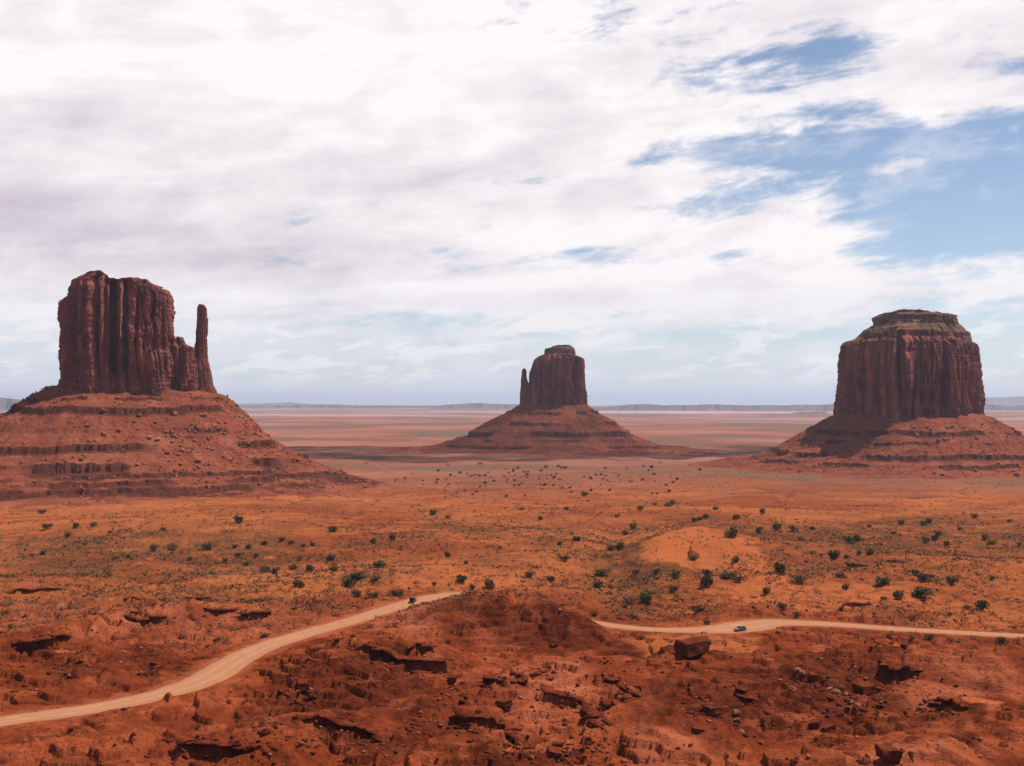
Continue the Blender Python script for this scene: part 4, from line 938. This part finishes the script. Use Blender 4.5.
# ------------------------------------------------------------------ vehicles
def simple_mat(name, col, rough=.4, metal=0.0, spec=.5):
    m, t, b = material(name, rough, spec); b.inputs['Metallic'].default_value = metal
    n = t.noise(t.node('ShaderNodeTexCoord').outputs['Object'], 3, 4); t.put(b.inputs['Base Color'], t.mix(n, tuple(k * .85 for k in col), tuple(min(1, k * 1.1) for k in col))); return m
M_glass = simple_mat('car_glass', (.012, .013, .013), .35, 0.0, .12); M_tyre = simple_mat('tyre_rubber', (.02, .018, .017), .9); M_rim = simple_mat('rim_alloy', (.4, .4, .4), .35, .8)
M_lamp = simple_mat('lamp_glass', (.75, .75, .72), .15); M_red = simple_mat('tail_lamp', (.35, .01, .01), .2); M_trim = simple_mat('black_trim', (.02, .02, .02), .6)
def bm_obj(name, bm, mat, parent, smooth=False):
    me = bpy.data.meshes.new(name); bm.normal_update(); bm.to_mesh(me); bm.free(); me.materials.append(mat)
    if smooth:
        for p in me.polygons: p.use_smooth = True
    o = bpy.data.objects.new(name, me); COL.objects.link(o); o.parent = parent; return o
def loft(secs):
    """secs: list of closed loops with equal vertex count"""
    bm = bmesh.new(); L_ = [[bm.verts.new(p) for p in s] for s in secs]; n = len(secs[0])
    for a, b in zip(L_, L_[1:]):
        for i in range(n): bm.faces.new((a[i], a[(i + 1) % n], b[(i + 1) % n], b[i]))
    bm.faces.new(L_[0][::-1]); bm.faces.new(L_[-1]); bmesh.ops.recalc_face_normals(bm, faces=bm.faces); return bm
def quad(pts, th=.02):
    """thin plate through four points"""
    p = [Vector(a) for a in pts]; n = (p[1] - p[0]).cross(p[3] - p[0]).normalized() * th
    return loft([[a - n for a in p], [a + n for a in p]])
def car(label, name, loc, heading, paint, suv, roof=1.66):
    """x forward; built at true size"""
    o = empty(name, loc, heading); tag(o, label, 'car', 'cars on the dirt road')
    hw = .93; zb = .38
    stations = [(-2.30, .62, .86), (-2.24, .45, 1.02), (-1.2, zb, 1.05), (0, zb, 1.03), (1.0, zb, 1.02), (1.75, .42, .95), (2.22, .46, .84), (2.32, .55, .74)]
    secs = []
    for x, b, t_ in stations:
        q = .80 if abs(x) > 2.25 else hw
        secs.append([(x, -q * .92, b), (x, -q, b + .18), (x, -q, t_ - .14), (x, -q * .93, t_), (x, q * .93, t_), (x, q, t_ - .14), (x, q, b + .18), (x, q * .92, b)])
    bm = loft(secs); bmesh.ops.bevel(bm, geom=[e for e in bm.edges if e.calc_face_angle(0) > .7], offset=.05, segments=2, affect='EDGES'); body = bm_obj('body', bm, paint, o)
    rb = -2.18 if suv else -2.0; rt = -2.0 if suv else -1.55
    lo = [(rb, 1.0), (.95, 1.0)]; hi = [(rt, roof), (.15, roof)]
    cab = loft([[(lo[0][0], -.86, 1.0), (lo[1][0], -.86, 1.0), (lo[1][0], .86, 1.0), (lo[0][0], .86, 1.0)], [(hi[0][0] - .02, -.72, roof - .09), (hi[1][0] + .06, -.72, roof - .09), (hi[1][0] + .06, .72, roof - .09), (hi[0][0] - .02, .72, roof - .09)],
                [(hi[0][0] + .08, -.64, roof), (hi[1][0] - .1, -.64, roof), (hi[1][0] - .1, .64, roof), (hi[0][0] + .08, .64, roof)]])
    bm_obj('cabin', cab, paint, o)
    zt, zl = roof - .14, 1.06; e = .022
    for s in (-1, 1):
        for x0, x1, x2, x3 in ((rb + .12, -1.22, -1.22, rt + .06), (-1.14, -.28, -.28, -1.14), (-.20, .84, .16, -.20)):
            f = lambda z: s * (.86 - (z - 1.0) / (roof - 1.09) * .14 + e)
            bm_obj('side_window', quad([(x0, f(zl), zl), (x1, f(zl), zl), (x2, f(zt), zt), (x3, f(zt), zt)], .012), M_glass, o)
        bm_obj('headlight', quad([(2.335, s * .45, .62), (2.335, s * .72, .64), (2.27, s * .74, .80), (2.28, s * .45, .79)], .03), M_lamp, o)
        bm_obj('tail_light', quad([(-2.315, s * .62, .70), (-2.315, s * .79, .70), (-2.29, s * .82, .98), (-2.29, s * .62, .98)], .03), M_red, o)
        bm_obj('mirror', quad([(.62, s * .95, 1.06), (.62, s * 1.10, 1.06), (.58, s * 1.10, 1.20), (.58, s * .95, 1.20)], .06), M_trim, o)
    bm_obj('windscreen', quad([(.96 + e, -.74, 1.06), (.96 + e, .74, 1.06), (.27 + e, .64, zt), (.27 + e, -.64, zt)], .012), M_glass, o)
    bm_obj('rear_window', quad([(rb - e, -.70, 1.12), (rb - e, .70, 1.12), (rt - .02 - e, .62, zt), (rt - .02 - e, -.62, zt)], .012), M_glass, o)
    bm_obj('front_bumper', quad([(2.33, -.8, .44), (2.33, .8, .44), (2.33, .8, .58), (2.33, -.8, .58)], .06), M_trim, o); bm_obj('rear_bumper', quad([(-2.32, -.8, .44), (-2.32, .8, .44), (-2.32, .8, .60), (-2.32, -.8, .60)], .06), M_trim, o)
    for x in (-1.42, 1.42):
        for s in (-1, 1):
            bm = bmesh.new(); bmesh.ops.create_cone(bm, cap_ends=True, segments=24, radius1=.37, radius2=.37, depth=.24, matrix=Matrix.Translation((x, s * .84, .37)) @ Matrix.Rotation(R(90), 4, 'X'))
            bmesh.ops.bevel(bm, geom=[e_ for e_ in bm.edges if e_.calc_face_angle(0) > 1], offset=.04, segments=2, affect='EDGES')
            wl_ = bm_obj('wheel', bm, M_tyre, o)
            bm = bmesh.new(); bmesh.ops.create_cone(bm, cap_ends=True, segments=20, radius1=.22, radius2=.20, depth=.05, matrix=Matrix.Translation((x, s * .97, .37)) @ Matrix.Rotation(R(90 * s), 4, 'X'))
            bm_obj('rim', bm, M_rim, wl_)
    if suv:
        for s in (-1, 1): bm_obj('roof_rail', quad([(-1.7, s * .58, roof + .05), (0, s * .58, roof + .05), (0, s * .62, roof + .05), (-1.7, s * .62, roof + .05)], .025), M_trim, o)
    return o
p = on_z(413, 602.5); car('dark maroon car seen from behind on the pale dirt road near its crest', 'dark_car', (p[0], p[1], .09), R(78), simple_mat('dark_paint', (.035, .014, .012), .35), True, 2.25)
p = on_z(740, 631.0); car('silver grey car with dark windows on the wide dirt pullout at right', 'grey_car', (p[0], p[1], .09), R(205), simple_mat('silver_paint', (.175, .135, .105), .7, .0, .15), False)

# ------------------------------------------------------------------ clouds high overhead whose shadows drift over the plain
def cloud_material():
    m = bpy.data.materials.new('cloud_vapour'); m.use_nodes = True; t = NT(m.node_tree)
    tr = t.node('ShaderNodeBsdfTransparent'); df = t.node('ShaderNodeBsdfDiffuse'); df.inputs[0].default_value = (.85, .85, .87, 1)
    tl = t.node('ShaderNodeBsdfTranslucent'); tl.inputs[0].default_value = (.85, .85, .87, 1)
    m1 = t.node('ShaderNodeMixShader'); m1.inputs[0].default_value = .5; t.l.new(df.outputs[0], m1.inputs[1]); t.l.new(tl.outputs[0], m1.inputs[2])
    m2 = t.node('ShaderNodeMixShader'); t.l.new(tr.outputs[0], m2.inputs[1]); t.l.new(m1.outputs[0], m2.inputs[2])
    n = t.noise(t.node('ShaderNodeTexCoord').outputs['Object'], 3.4, 6, .6, .3)
    t.put(m2.inputs[0], t.math('MULTIPLY', t.step(n, .36, .60), .55))
    o = t.node('ShaderNodeOutputMaterial'); t.l.new(m2.outputs[0], o.inputs[0]); return m
M_cloud = cloud_material()
def cloud(x, y, rx, ry, h, seed):
    """a cloud at height h whose shadow falls round (x, y)"""
    k = h / SV.z; bm = bmesh.new(); bmesh.ops.create_icosphere(bm, subdivisions=5, radius=1.0); o_ = Vector((seed, seed * 2.3, 0))
    for v in bm.verts:
        n = mnoise.fractal(v.co * 1.6 + o_, .7, 2.0, 5); v.co *= 1 + .38 * n
        v.co.z *= .5 if v.co.z < 0 else 1
    o = bm_obj('cloud', bm, M_cloud, None, True); o.location = (x + SV.x * k, y + SV.y * k, h); o.scale = (rx, ry, 90)
    tag(o, kind='structure')
cloud(-40, 2350, 620, 420, 1800, 5)

# ------------------------------------------------------------------ the air over the valley
def haze():
    bm = bmesh.new(); bmesh.ops.create_cube(bm, size=1.0)
    m = bpy.data.materials.new('haze_air'); m.use_nodes = True; t = NT(m.node_tree)
    v = t.node('ShaderNodeVolumePrincipled'); v.inputs['Color'].default_value = (.74, .80, 1.0, 1); v.inputs['Density'].default_value = 3.1e-5; v.inputs['Anisotropy'].default_value = .2
    o = t.node('ShaderNodeOutputMaterial'); t.l.new(v.outputs[0], o.inputs['Volume'])
    ob = bm_obj('haze', bm, m, None); z0, z1 = -90, 420
    ob.scale = (125000, 125000, z1 - z0); ob.location = (0, 0, (z0 + z1) / 2)
    tag(ob, kind='stuff')
haze()
